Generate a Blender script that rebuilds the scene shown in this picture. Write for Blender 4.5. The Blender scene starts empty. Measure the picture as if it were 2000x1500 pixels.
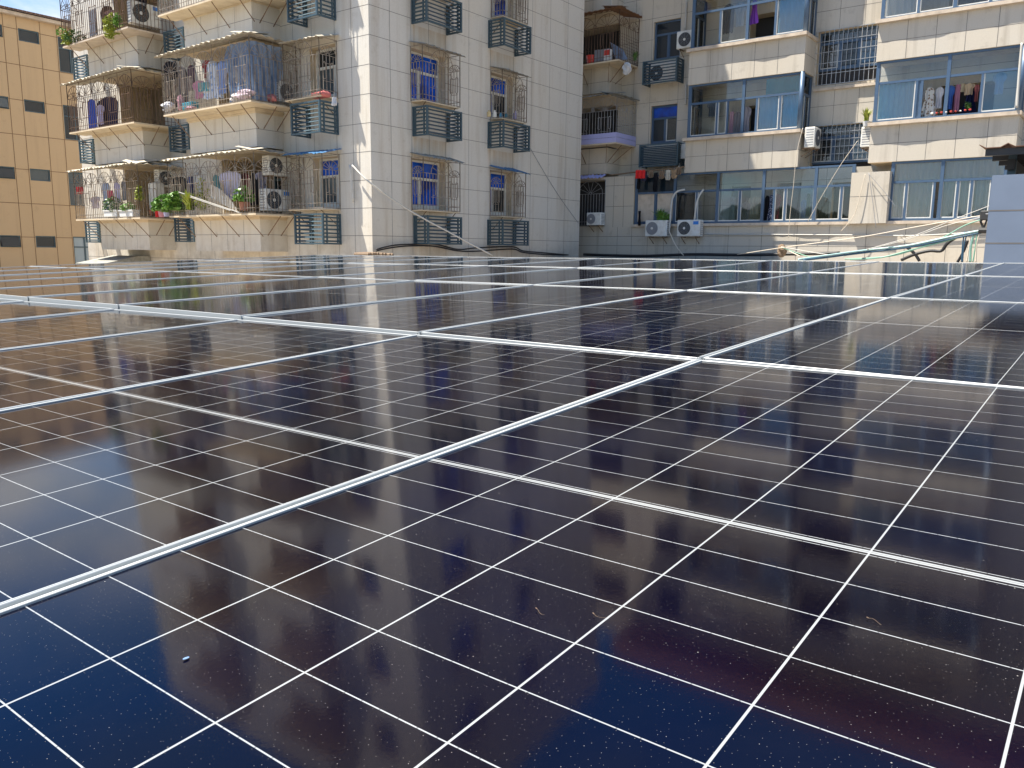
import bpy, math, random
from mathutils import Vector, Matrix
random.seed(7)
C = bpy.context.scene.collection
SC = bpy.context.scene
R = math.radians

# ------------------------------------------------------------------ camera
FPX, YAW, PITCH, ROLL = 1565.917, .6498215, .1636510, .0102776
cf = Vector((math.cos(YAW)*math.cos(PITCH), math.sin(YAW)*math.cos(PITCH), -math.sin(PITCH)))
r0 = Vector((math.sin(YAW), -math.cos(YAW), 0)); u0 = r0.cross(cf)
cr = r0*math.cos(ROLL) + u0*math.sin(ROLL)
cu = u0*math.cos(ROLL) - r0*math.sin(ROLL)
cam = bpy.data.cameras.new('camera'); camo = bpy.data.objects.new('camera', cam); C.objects.link(camo)
camo.matrix_world = Matrix(((cr.x, cu.x, -cf.x, 0), (cr.y, cu.y, -cf.y, 0), (cr.z, cu.z, -cf.z, 0), (0, 0, 0, 1)))
cam.sensor_width = 36; cam.lens = FPX/2000*36; cam.clip_start = .05; cam.clip_end = 3000
SC.camera = camo
def ray(x, y): return cf + cr*((x-1000)/FPX) - cu*((y-750)/FPX)
def atX(x, y, X): d = ray(x, y); return d*(X/d.x)
def atY(x, y, Y): d = ray(x, y); return d*(Y/d.y)

# ------------------------------------------------------------------ sky, sun, exposure
SUN = Vector((-1.6, 2.15, 6)).normalized()
w = bpy.data.worlds.new('World'); SC.world = w; w.use_nodes = True
nt = w.node_tree; nt.nodes.clear()
def wn(t, **k):
    n = nt.nodes.new(t)
    for a, b in k.items(): setattr(n, a, b)
    return n
sky = wn('ShaderNodeTexSky', sky_type='NISHITA', sun_disc=False, sun_elevation=math.asin(SUN.z),
         sun_rotation=math.atan2(SUN.x, SUN.y), air_density=1.0, dust_density=.3, ozone_density=2.2)
tc = wn('ShaderNodeTexCoord'); sep = wn('ShaderNodeSeparateXYZ'); nt.links.new(tc.outputs['Generated'], sep.inputs[0])
zz = wn('ShaderNodeMath', operation='ADD'); nt.links.new(sep.outputs[2], zz.inputs[0]); zz.inputs[1].default_value = .22
zm = wn('ShaderNodeMath', operation='MAXIMUM'); nt.links.new(zz.outputs[0], zm.inputs[0]); zm.inputs[1].default_value = .05
vd = wn('ShaderNodeVectorMath', operation='DIVIDE'); cz = wn('ShaderNodeCombineXYZ')
for i in range(3): nt.links.new(zm.outputs[0], cz.inputs[i])
nt.links.new(tc.outputs['Generated'], vd.inputs[0]); nt.links.new(cz.outputs[0], vd.inputs[1])
no = wn('ShaderNodeTexNoise'); no.inputs['Scale'].default_value = 2.3; no.inputs['Detail'].default_value = 7; no.inputs['Roughness'].default_value = .55
nt.links.new(vd.outputs[0], no.inputs['Vector'])
cl = wn('ShaderNodeValToRGB'); nt.links.new(no.outputs['Fac'], cl.inputs[0])
cl.color_ramp.elements[0].position = .36; cl.color_ramp.elements[1].position = .60
fade = wn('ShaderNodeMapRange'); nt.links.new(sep.outputs[2], fade.inputs[0])
fade.inputs[1].default_value = .46; fade.inputs[2].default_value = .36; fade.inputs[3].default_value = .10; fade.inputs[4].default_value = .95
cm = wn('ShaderNodeMath', operation='MULTIPLY'); nt.links.new(cl.outputs[0], cm.inputs[0]); nt.links.new(fade.outputs[0], cm.inputs[1])
mx = wn('ShaderNodeMix', data_type='RGBA'); nt.links.new(cm.outputs[0], mx.inputs[0])
hs = wn('ShaderNodeHueSaturation'); hs.inputs['Saturation'].default_value = 1.45; hs.inputs['Value'].default_value = .85; nt.links.new(sky.outputs[0], hs.inputs['Color']); nt.links.new(hs.outputs[0], mx.inputs[6]); mx.inputs[7].default_value = (4.8, 4.9, 5.1, 1)
bg = wn('ShaderNodeBackground'); bg.inputs[1].default_value = .092; nt.links.new(mx.outputs[2], bg.inputs[0])
wo = wn('ShaderNodeOutputWorld'); nt.links.new(bg.outputs[0], wo.inputs[0])
sl = bpy.data.lights.new('sun', 'SUN'); sl.energy = 5.0; sl.angle = R(.5); sl.color = (1, .93, .82)
so = bpy.data.objects.new('sun', sl); C.objects.link(so); so.rotation_euler = SUN.to_track_quat('Z', 'Y').to_euler()
so.location = (0, 0, 60)
SC.view_settings.view_transform = 'Standard'; SC.view_settings.look = 'None'
SC.view_settings.exposure = 1.34; SC.view_settings.gamma = 1
SC.cycles.max_bounces = 8; SC.cycles.transparent_max_bounces = 16

# ------------------------------------------------------------------ materials
class NT:
    def __init__(s, name):
        s.m = bpy.data.materials.new(name); s.m.use_nodes = True; s.t = s.m.node_tree; s.n = s.t.nodes
        s.b = s.n['Principled BSDF']; s.out = s.n['Material Output']
    def new(s, t, **k):
        n = s.n.new(t)
        for a, b in k.items(): setattr(n, a, b)
        return n
    def link(s, a, b): s.t.links.new(a, b)
    def val(s, sock, v):
        if isinstance(v, (int, float, tuple)): sock.default_value = v
        else: s.link(v, sock)
    def math(s, op, a, b=0., c=None, clamp=False):
        n = s.new('ShaderNodeMath', operation=op, use_clamp=clamp); s.val(n.inputs[0], a); s.val(n.inputs[1], b)
        if c is not None: s.val(n.inputs[2], c)
        return n.outputs[0]
    def mix(s, f, a, b):
        n = s.new('ShaderNodeMix', data_type='RGBA'); s.val(n.inputs[0], f)
        s.val(n.inputs[6], a if not isinstance(a, tuple) else (*a[:3], 1)); s.val(n.inputs[7], b if not isinstance(b, tuple) else (*b[:3], 1))
        return n.outputs[2]
    def noise(s, vec, scale, detail=4, rough=.55, stretch=None):
        if stretch:
            m = s.new('ShaderNodeMapping'); s.link(vec, m.inputs[0]); m.inputs[3].default_value = stretch; vec = m.outputs[0]
        n = s.new('ShaderNodeTexNoise'); s.link(vec, n.inputs['Vector']); n.inputs['Scale'].default_value = scale
        n.inputs['Detail'].default_value = detail; n.inputs['Roughness'].default_value = rough
        return n.outputs['Fac']
    def ramp(s, f, lo, hi, a=0., b=1.):
        n = s.new('ShaderNodeMapRange'); s.val(n.inputs[0], f)
        for i, v in enumerate((lo, hi, a, b)): n.inputs[i+1].default_value = v
        return n.outputs[0]
    def pos(s): return s.new('ShaderNodeNewGeometry').outputs['Position']
    def obj(s): return s.new('ShaderNodeTexCoord').outputs['Object']

def flat(name, col, rough=.6, metal=0., dirt=.25, dscale=3., dcol=None, spec=.5, bump=0., bscale=60., world=True):
    k = NT(name); p = k.pos() if world else k.obj()
    f = k.ramp(k.noise(p, dscale, 5, .6), .42, .75)
    f2 = k.math('MULTIPLY', f, dirt)
    dc = dcol or tuple(c*.55 for c in col)
    k.link(k.mix(f2, col, dc), k.b.inputs['Base Color'])
    k.b.inputs['Roughness'].default_value = rough; k.b.inputs['Metallic'].default_value = metal
    k.b.inputs['Specular IOR Level'].default_value = spec
    if bump:
        bn = k.new('ShaderNodeBump'); bn.inputs['Strength'].default_value = bump; bn.inputs['Distance'].default_value = .01
        k.link(k.noise(p, bscale, 3), bn.inputs['Height']); k.link(bn.outputs[0], k.b.inputs['Normal'])
    return k.m

def tile_mat(name, col, warm, stain, runs=False):
    """glazed cladding tile: soft mottling, vertical rain streaks, small per tile differences"""
    k = NT(name); p = k.pos()
    big = k.ramp(k.noise(p, .35, 3), .35, .7)
    c = k.mix(k.math('MULTIPLY', big, .55), col, warm)
    st = k.ramp(k.noise(p, 1., 5, .65, (3.2, 3.2, .22)), .52, .8)
    c = k.mix(k.math('MULTIPLY', st, .55), c, stain)
    sm = k.ramp(k.noise(p, 2.6, 6, .7), .58, .85)
    c = k.mix(k.math('MULTIPLY', sm, .5), c, tuple(a*.8 for a in stain))
    if runs:  # rust runs below the louvre boxes, with awning bounce painted into the warm tint
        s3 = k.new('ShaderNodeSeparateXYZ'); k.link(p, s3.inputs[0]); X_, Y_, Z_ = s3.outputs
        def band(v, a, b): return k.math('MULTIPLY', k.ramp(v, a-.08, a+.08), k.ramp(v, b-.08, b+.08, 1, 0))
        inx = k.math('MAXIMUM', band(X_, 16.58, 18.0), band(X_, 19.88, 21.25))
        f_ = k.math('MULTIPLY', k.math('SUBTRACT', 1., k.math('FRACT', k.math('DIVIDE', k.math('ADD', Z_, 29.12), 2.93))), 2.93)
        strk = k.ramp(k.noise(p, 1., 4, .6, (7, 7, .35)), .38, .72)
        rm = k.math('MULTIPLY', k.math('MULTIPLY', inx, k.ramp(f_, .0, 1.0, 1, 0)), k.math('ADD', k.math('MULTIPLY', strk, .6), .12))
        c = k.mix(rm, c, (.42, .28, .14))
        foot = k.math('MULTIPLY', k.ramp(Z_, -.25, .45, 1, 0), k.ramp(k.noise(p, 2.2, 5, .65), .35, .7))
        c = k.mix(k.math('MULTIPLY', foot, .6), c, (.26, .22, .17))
    fine = k.ramp(k.noise(p, 40, 3, .6), .3, .7, .94, 1.04)
    m = k.new('ShaderNodeMix', data_type='RGBA', blend_type='MULTIPLY'); m.inputs[0].default_value = 1
    k.link(c, m.inputs[6]); cc = k.new('ShaderNodeCombineXYZ')
    for i in range(3): k.link(fine, cc.inputs[i])
    k.link(cc.outputs[0], m.inputs[7])
    k.link(m.outputs[2], k.b.inputs['Base Color'])
    k.b.inputs['Roughness'].default_value = .42; k.b.inputs['Specular IOR Level'].default_value = .4
    bn = k.new('ShaderNodeBump'); bn.inputs['Strength'].default_value = .08; bn.inputs['Distance'].default_value = .02
    k.link(k.noise(p, 9, 3), bn.inputs['Height']); k.link(bn.outputs[0], k.b.inputs['Normal'])
    return k.m

M = {}
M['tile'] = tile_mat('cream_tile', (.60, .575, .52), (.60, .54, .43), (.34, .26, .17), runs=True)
M['tile_wing'] = tile_mat('wing_tile', (.53, .49, .42), (.53, .45, .33), (.22, .18, .13))
M['ochre'] = tile_mat('ochre_panel', (.51, .365, .215), (.49, .345, .195), (.38, .27, .16))
M['joint'] = flat('joint', (.15, .14, .13), .9, dirt=.5)
M['joint_brown'] = flat('joint_brown', (.17, .10, .05), .9, dirt=.4)
M['plaster'] = flat('cream_plaster', (.62, .52, .37), .85, dirt=.6, dscale=2.2, dcol=(.36, .27, .17))
M['sill'] = flat('sill_stone', (.56, .47, .37), .7, dirt=.7, dscale=4, dcol=(.30, .24, .18))
M['paint'] = flat('room_paint', (.24, .20, .15), .8, dirt=.6, dscale=2)
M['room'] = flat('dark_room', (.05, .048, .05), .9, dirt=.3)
M['roof_tile'] = flat('red_roof', (.28, .09, .06), .8, dirt=.5)
M['wood_far'] = flat('far_woods', (.035, .05, .028), .9, dirt=.8, dscale=.25, dcol=(.012, .02, .012), spec=.1)
M['roof_dark'] = flat('roof_dark', (.13, .075, .055), .85, dirt=.8, dscale=3, dcol=(.05, .045, .04))
M['louver'] = flat('louver_blue', (.062, .105, .132), .4, .25, dirt=.3, dscale=12, spec=.5)
M['alu_blue'] = flat('window_alu', (.075, .125, .20), .4, .3, dirt=.25, dscale=10)
M['alu_white'] = flat('window_white', (.62, .62, .58), .5, 0, dirt=.3, dscale=8)
M['grille'] = flat('grille_steel', (.32, .28, .23), .5, .35, dirt=.8, dscale=9, dcol=(.13, .07, .04))
M['grille_dark'] = flat('grille_dark', (.13, .085, .06), .6, .2, dirt=.7, dscale=9, dcol=(.12, .06, .03))
M['grille_grey'] = flat('grille_grey', (.40, .41, .42), .45, .5, dirt=.4, dscale=9, dcol=(.2, .15, .1))
M['brace'] = flat('rusty_brace', (.20, .13, .08), .8, dirt=.6, dscale=10, dcol=(.10, .05, .03))
M['awning'] = flat('awning_cream', (.50, .46, .37), .7, dirt=.8, dscale=5, dcol=(.16, .13, .09))
M['awning_brown'] = flat('awning_brown', (.20, .10, .05), .8, dirt=.7, dscale=5, dcol=(.08, .05, .03))
M['awning_grey'] = flat('awning_grey', (.30, .30, .27), .8, dirt=.8, dscale=6, dcol=(.10, .10, .07))
M['awning_blue'] = flat('awning_blue', (.05, .17, .34), .5, dirt=.4, dscale=6)
M['ac_white'] = flat('ac_white', (.70, .70, .66), .45, dirt=.45, dscale=7, dcol=(.42, .36, .26))
M['ac_dark'] = flat('ac_fan_dark', (.035, .04, .045), .5, dirt=.2)
M['ac_grey'] = flat('ac_grey', (.24, .25, .27), .5, dirt=.2)
M['badge'] = flat('badge_blue', (.02, .20, .62), .4, dirt=.05)
M['pipe'] = flat('pipe_white', (.52, .51, .47), .5, dirt=.35, dscale=8, dcol=(.45, .40, .3))
M['cable_black'] = flat('cable_black', (.012, .012, .014), .5, dirt=.2)
M['cable_green'] = flat('cable_green', (.20, .40, .30), .5, dirt=.3)
M['cable_teal'] = flat('cable_teal', (.36, .52, .50), .5, dirt=.3)
M['cable_cream'] = flat('cable_cream', (.66, .58, .46), .5, dirt=.3)
M['cable_blue'] = flat('cable_blue', (.03, .09, .15), .5, dirt=.2)
M['shed'] = flat('shed_panel', (.155, .195, .265), .45, .0, dirt=.25, dscale=1.5)
M['shed_roof'] = flat('shed_roof', (.16, .075, .04), .7, .0, dirt=.6, dscale=5, dcol=(.06, .04, .03))
M['steel_dark'] = flat('steel_dark', (.05, .05, .05), .6, .3, dirt=.4)
M['frame'] = flat('anodised', (.43, .45, .445), .42, .12, dirt=.5, dscale=6, dcol=(.44, .45, .43), world=True)
M['lav'] = flat('lavender_sheet', (.40, .40, .66), .5, dirt=.2)
M['pot'] = flat('pot_terracotta', (.30, .13, .08), .8, dirt=.3)
M['pot_white'] = flat('pot_white', (.66, .67, .66), .5, dirt=.3)
M['red'] = flat('red_plastic', (.52, .04, .03), .4, dirt=.1)
M['leaf'] = flat('leaf_green', (.055, .13, .025), .5, dirt=.8, dscale=14, dcol=(.02, .06, .012))
M['leaf_y'] = flat('leaf_yellow', (.30, .34, .035), .5, dirt=.8, dscale=14, dcol=(.10, .17, .02))
M['leaf_b'] = flat('leaf_bright', (.13, .27, .035), .5, dirt=.8, dscale=14, dcol=(.03, .10, .012))
M['ground'] = flat('ground_concrete', (.36, .31, .25), .9, dirt=.6, dscale=.5, dcol=(.22, .19, .15))
M['roofdeck'] = flat('roof_deck', (.30, .27, .23), .9, dirt=.6, dscale=1.1, dcol=(.14, .12, .10))
M['wood'] = flat('board_wood', (.22, .13, .07), .7, dirt=.4)
M['rag'] = flat('rag_brown', (.20, .14, .09), .9, dirt=.7, dscale=15)
cloth_cache = {}
def cloth(col):
    key = tuple(round(c, 3) for c in col)
    if key not in cloth_cache:
        cloth_cache[key] = flat('cloth_%d' % len(cloth_cache), col, .9, dirt=.35, dscale=9, spec=.15)
    return cloth_cache[key]
def pattern(name, a, b, scale):
    k = NT(name); v = k.new('ShaderNodeTexVoronoi'); v.inputs['Scale'].default_value = scale; k.link(k.obj(), v.inputs['Vector'])
    k.link(k.mix(k.ramp(v.outputs['Distance'], .34, .38), a, b), k.b.inputs['Base Color']); k.b.inputs['Roughness'].default_value = .9
    return k.m
M['dots'] = pattern('dotted_cloth', (.62, .63, .66), (.03, .04, .09), 22)
M['floral'] = pattern('floral_cloth', (.22, .15, .10), (.60, .60, .56), 13)
M['stripe'] = pattern('pale_blue_cloth', (.30, .42, .66), (.60, .66, .76), 9)
def glass(name, tint, refl=1., rough=.02, dens=0.):
    k = NT(name); k.n.remove(k.b)
    tr = k.new('ShaderNodeBsdfTransparent'); tr.inputs[0].default_value = (*tint, 1)
    gl = k.new('ShaderNodeBsdfGlossy'); gl.inputs['Roughness'].default_value = rough; gl.inputs[0].default_value = (refl, refl, refl, 1)
    fr = k.new('ShaderNodeFresnel'); fr.inputs[0].default_value = 1.55
    bn = k.new('ShaderNodeBump'); bn.inputs['Strength'].default_value = .04; bn.inputs['Distance'].default_value = .02
    k.link(k.noise(k.pos(), 1.3, 2), bn.inputs['Height']); k.link(bn.outputs[0], gl.inputs['Normal']); k.link(bn.outputs[0], fr.inputs['Normal'])
    f = k.math('ADD', k.math('MULTIPLY', fr.outputs[0], 1.), .015, clamp=True)
    mx = k.new('ShaderNodeMixShader'); k.link(f, mx.inputs[0]); k.link(tr.outputs[0], mx.inputs[1]); k.link(gl.outputs[0], mx.inputs[2])
    last = mx.outputs[0]
    if dens:
        df = k.new('ShaderNodeBsdfDiffuse'); df.inputs[0].default_value = (.5, .55, .6, 1)
        m2 = k.new('ShaderNodeMixShader'); m2.inputs[0].default_value = dens; k.link(last, m2.inputs[1]); k.link(df.outputs[0], m2.inputs[2]); last = m2.outputs[0]
    k.link(last, k.out.inputs[0])
    return k.m
M['pane'] = glass('pane_clear', (.88, .91, .92), refl=.8)
M['pane_blue'] = glass('pane_bluish', (.74, .86, .94), refl=1., dens=.02)
def blue_pane():
    k = NT('cobalt_pane'); p = k.pos()
    f = k.ramp(k.noise(p, 1.6, 3), .4, .62)
    k.link(k.mix(f, (.004, .085, .56), (.005, .022, .15)), k.b.inputs['Base Color']); k.b.inputs['Roughness'].default_value = .12
    return k.m
M['cobalt'] = blue_pane()
M['pane_dark'] = flat('dark_pane', (.012, .02, .028), .08, dirt=.2, spec=.6)
M['pane_grey'] = flat('grey_pane', (.07, .09, .10), .12, dirt=.3, spec=.6)
M['pane_pale'] = flat('frosted_pane', (.33, .40, .44), .3, dirt=.2)
def curtain(name, col, tr):
    k = NT(name); k.b.inputs['Base Color'].default_value = (*col, 1); k.b.inputs['Roughness'].default_value = .9
    k.b.inputs['Transmission Weight'].default_value = 0
    t = k.new('ShaderNodeBsdfTranslucent'); t.inputs[0].default_value = (*col, 1)
    m = k.new('ShaderNodeMixShader'); m.inputs[0].default_value = tr; k.link(k.b.outputs[0], m.inputs[1]); k.link(t.outputs[0], m.inputs[2]); k.link(m.outputs[0], k.out.inputs[0])
    return k.m
M['curtain'] = curtain('curtain_white', (.76, .79, .82), .4)
M['curtain_blue'] = curtain('curtain_blue', (.30, .58, .74), .4)
M['curtain_teal'] = curtain('curtain_teal', (.06, .40, .52), .4)
def tarp_mat():
    k = NT('blue_tarp'); p = k.pos(); f = k.ramp(k.noise(p, 3.5, 5, .6, (2.5, 2.5, .5)), .35, .7)
    c = k.mix(f, (.09, .17, .32), (.26, .36, .50)); k.link(c, k.b.inputs['Base Color']); k.b.inputs['Roughness'].default_value = .35
    t = k.new('ShaderNodeBsdfTransparent'); m = k.new('ShaderNodeMixShader'); m.inputs[0].default_value = .25
    k.link(k.b.outputs[0], m.inputs[1]); k.link(t.outputs[0], m.inputs[2]); k.link(m.outputs[0], k.out.inputs[0])
    return k.m
M['tarp'] = tarp_mat()

# solar laminate: cells, white gaps, dust under a pane of glass (object space: x along the long side, y across)
PL, PWD = 2.281, 1.1160
CELL_Y, CELL_X = .1793, .0937
def laminate():
    k = NT('solar_laminate'); p = k.obj(); s = k.new('ShaderNodeSeparateXYZ'); k.link(p, s.inputs[0])
    x, y = s.outputs[0], s.outputs[1]
    ax = k.math('ABSOLUTE', x)
    xc = k.math('DIVIDE', k.math('SUBTRACT', ax, .0105), CELL_X)
    dx = k.math('MULTIPLY', k.math('ABSOLUTE', k.math('SUBTRACT', k.math('FRACT', k.math('ADD', xc, .5)), .5)), CELL_X)
    yc = k.math('DIVIDE', y, CELL_Y)
    dy = k.math('MULTIPLY', k.math('ABSOLUTE', k.math('SUBTRACT', k.math('FRACT', k.math('ADD', yc, .5)), .5)), CELL_Y)
    lx = k.ramp(dx, .0006, .0009, 1, 0); ly = k.ramp(dy, .0010, .0014, 1, 0)
    # ribbons cross the short gaps as small dark ticks
    tk = k.math('ABSOLUTE', k.math('SUBTRACT', k.math('FRACT', k.math('DIVIDE', y, CELL_Y/8)), .5))
    lx = k.math('MULTIPLY', lx, k.ramp(tk, .02, .05, .45, 1))
    mid = k.math('MULTIPLY', k.ramp(ax, .0043, .0049, 1, 0), k.ramp(ax, .0008, .0013, .6, 1))
    ly = k.math('MULTIPLY', ly, k.math('LESS_THAN', k.math('ABSOLUTE', y), 2.5*CELL_Y)); lx = k.math('MULTIPLY', lx, k.math('LESS_THAN', ax, .0105+11.5*CELL_X))
    line = k.math('MAXIMUM', k.math('MAXIMUM', lx, ly), mid)
    v = k.noise(k.pos(), 2.2, 3)
    cell = k.mix(k.ramp(v, .35, .65), (.0010, .0012, .0085), (.0018, .0014, .0042))
    col = k.mix(line, cell, (.28, .295, .30))
    # fine dust film and loose specks lying on the glass
    wp = k.pos()
    dust = k.math('MULTIPLY', k.ramp(k.noise(wp, 5, 6, .65), .45, .8), .004)
    col = k.mix(dust, col, (.45, .40, .34))
    sp = None
    for sc, hi, keep, dens in ((62., .029, .70, .42), (160., .058, .64, .34), (16., .013, .78, .6)):
        vo = k.new('ShaderNodeTexVoronoi', voronoi_dimensions='2D'); vo.inputs['Scale'].default_value = sc; k.link(wp, vo.inputs['Vector'])
        cs = k.new('ShaderNodeSeparateColor'); k.link(vo.outputs['Color'], cs.inputs[0])
        a = k.math('MULTIPLY', k.ramp(vo.outputs['Distance'], hi*.6, hi, dens, 0), k.math('GREATER_THAN', cs.outputs[0], keep))
        a = k.math('MULTIPLY', a, cs.outputs[1])
        sp = a if sp is None else k.math('MAXIMUM', sp, a)
    col = k.mix(sp, col, (.55, .52, .46))
    wv = k.new('ShaderNodeTexVoronoi', voronoi_dimensions='2D'); wv.inputs['Scale'].default_value = 2.6; k.link(wp, wv.inputs['Vector'])
    ring = k.math('MULTIPLY', k.ramp(k.math('ABSOLUTE', k.math('SUBTRACT', wv.outputs['Distance'], .05)), 0, .02, 1, 0), k.ramp(k.noise(wp, 30, 4, .7), .45, .7))
    col = k.mix(k.math('MULTIPLY', ring, .010), col, (.5, .5, .48))
    smear = k.math('MULTIPLY', k.ramp(k.noise(wp, 3., 6, .7, (.5, 3., 1)), .56, .8), .005)
    col = k.mix(smear, col, (.5, .47, .42))
    k.link(col, k.b.inputs['Base Color'])
    k.link(k.math('ADD', k.ramp(k.noise(wp, 7, 5), .3, .8, .066, .086), k.math('MULTIPLY', sp, .4)), k.b.inputs['Roughness'])
    k.b.inputs['IOR'].default_value = 1.37; k.b.inputs['Specular Tint'].default_value = (1, .90, .78, 1)
    bn = k.new('ShaderNodeBump'); bn.inputs['Strength'].default_value = .02; bn.inputs['Distance'].default_value = .001
    k.link(k.noise(wp, 160, 2), bn.inputs['Height']); k.link(bn.outputs[0], k.b.inputs['Normal'])
    return k.m
M['laminate'] = laminate()

# ------------------------------------------------------------------ mesh helpers
class MB:
    def __init__(s): s.v = []; s.f = []; s.mi = []; s.m = 0
    def face(s, pts):
        i = len(s.v); s.v += [tuple(p) for p in pts]; s.f.append(tuple(range(i, i+len(pts)))); s.mi.append(s.m)
    def box(s, a, b):
        x0, x1 = sorted((a[0], b[0])); y0, y1 = sorted((a[1], b[1])); z0, z1 = sorted((a[2], b[2])); i = len(s.v)
        s.v += [(x0, y0, z0), (x1, y0, z0), (x1, y1, z0), (x0, y1, z0), (x0, y0, z1), (x1, y0, z1), (x1, y1, z1), (x0, y1, z1)]
        for f in ((0, 3, 2, 1), (4, 5, 6, 7), (0, 1, 5, 4), (1, 2, 6, 5), (2, 3, 7, 6), (3, 0, 4, 7)):
            s.f.append(tuple(i+j for j in f)); s.mi.append(s.m)
        return s
    def bbox(s, a, b, r=.012):
        """box with chamfered vertical and horizontal edges"""
        x0, x1 = sorted((a[0], b[0])); y0, y1 = sorted((a[1], b[1])); z0, z1 = sorted((a[2], b[2]))
        r = min(r, (x1-x0)*.4, (y1-y0)*.4, (z1-z0)*.4); i = len(s.v); idx = {}
        def vert(ix, iy, iz, ax):
            key = (ix, iy, iz, ax)
            if key not in idx:
                p = [(x0, x1)[ix], (y0, y1)[iy], (z0, z1)[iz]]; sg = [r if q == 0 else -r for q in (ix, iy, iz)]
                for k in range(3):
                    if k != ax: p[k] += sg[k]
                idx[key] = len(s.v); s.v.append(tuple(p))
            return idx[key]
        def add(f): s.f.append(tuple(f)); s.mi.append(s.m)
        cyc = ((0, 0), (1, 0), (1, 1), (0, 1))
        for ax in range(3):
            for q in (0, 1):
                f = []
                for c in cyc:
                    k = [0, 0, 0]; k[ax] = q; k[(ax+1) % 3], k[(ax+2) % 3] = c; f.append(vert(*k, ax))
                add(f if q else f[::-1])
        for ax in range(3):
            b1, b2 = (ax+1) % 3, (ax+2) % 3
            for c in cyc:
                ks = []
                for q in (0, 1):
                    k = [0, 0, 0]; k[ax] = q; k[b1], k[b2] = c; ks.append(k)
                add((vert(*ks[0], b1), vert(*ks[1], b1), vert(*ks[1], b2), vert(*ks[0], b2)))
        for ix in (0, 1):
            for iy in (0, 1):
                for iz in (0, 1): add((vert(ix, iy, iz, 0), vert(ix, iy, iz, 1), vert(ix, iy, iz, 2)))
        return s
    def tube(s, pts, r, n=5, cap=True):
        pts = [Vector(p) for p in pts]; rings = []; prev = None
        for j, p in enumerate(pts):
            d = (pts[min(j+1, len(pts)-1)] - pts[max(j-1, 0)])
            if d.length < 1e-9: d = Vector((0, 0, 1))
            d.normalize()
            a = d.cross(Vector((0, 0, 1)) if abs(d.z) < .95 else Vector((1, 0, 0))).normalized()
            if prev is not None and a.dot(prev) < 0: a = -a
            prev = a; b = d.cross(a); rr = r[j] if isinstance(r, (list, tuple)) else r
            i = len(s.v)
            s.v += [tuple(p + a*(rr*math.cos(2*math.pi*k/n+.78)) + b*(rr*math.sin(2*math.pi*k/n+.78))) for k in range(n)]
            rings.append(i)
        for q in range(len(rings)-1):
            for k in range(n):
                s.f.append((rings[q]+k, rings[q]+(k+1) % n, rings[q+1]+(k+1) % n, rings[q+1]+k)); s.mi.append(s.m)
        if cap:
            s.f.append(tuple(rings[0]+k for k in range(n))[::-1]); s.mi.append(s.m)
            s.f.append(tuple(rings[-1]+k for k in range(n))); s.mi.append(s.m)
        return s
    def bar(s, p, q, r): return s.tube([p, q], r, 4)
    def prism(s, prof, axis, a, b):
        """closed 2d outline extruded along axis 0/1/2 from a to b"""
        def P(t, q): 
            v = [q[0], q[1]]; v.insert(axis, t); return tuple(v)
        i = len(s.v); n = len(prof); s.v += [P(a, q) for q in prof] + [P(b, q) for q in prof]
        for k in range(n): s.f.append((i+k, i+(k+1) % n, i+n+(k+1) % n, i+n+k)); s.mi.append(s.m)
        s.f.append(tuple(i+k for k in range(n))[::-1]); s.mi.append(s.m); s.f.append(tuple(i+n+k for k in range(n))); s.mi.append(s.m)
        return s
    def disc(s, c, r, depth, n=24, axis=1):
        def P(k, t, rr):
            a = 2*math.pi*k/n; v = [c[0]+rr*math.cos(a), c[2]+rr*math.sin(a)]
            return (v[0], t, v[1])
        i = len(s.v); s.v += [P(k, c[1], r) for k in range(n)] + [P(k, c[1]-depth, r) for k in range(n)]
        for k in range(n): s.f.append((i+k, i+(k+1) % n, i+n+(k+1) % n, i+n+k)); s.mi.append(s.m)
        s.f.append(tuple(i+n+k for k in range(n))); s.mi.append(s.m)
        return s
    def build(s, name, mats, parent=None, world=False, smooth=False):
        me = bpy.data.meshes.new(name); me.from_pydata(s.v, [], s.f)
        if not isinstance(mats, (list, tuple)): mats = [mats]
        for m in mats: me.materials.append(m)
        if len(mats) > 1: me.polygons.foreach_set('material_index', s.mi)
        if smooth: me.polygons.foreach_set('use_smooth', [True]*len(me.polygons))
        me.update()
        o = bpy.data.objects.new(name, me); C.objects.link(o)
        if parent:
            o.parent = parent
            if world: o.matrix_parent_inverse = WM(parent).inverted()
        return o
def WM(o):
    m = Matrix.LocRotScale(o.location, o.rotation_euler, o.scale)
    return (WM(o.parent) @ o.matrix_parent_inverse @ m) if o.parent else m
def tag(o, label=None, cat=None, group=None, kind=None):
    if label: o['label'] = label
    if cat: o['category'] = cat
    if group: o['group'] = group
    if kind: o['kind'] = kind
    return o
def thing(name, label, cat, loc=(0, 0, 0), rz=0., group=None):
    o = bpy.data.objects.new(name, None); o.empty_display_size = .2; C.objects.link(o)
    o.location = loc; o.rotation_euler = (0, 0, rz)
    return tag(o, label, cat, group)
def copy_tree(o, parent=None):
    c = o.copy(); C.objects.link(c)
    if parent: c.parent = parent
    for ch in list(o.children): copy_tree(ch, c)
    return c
LROT = -math.pi/2      # walls facing the camera's left: local x runs to -Y, local -y points out of the wall

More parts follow.
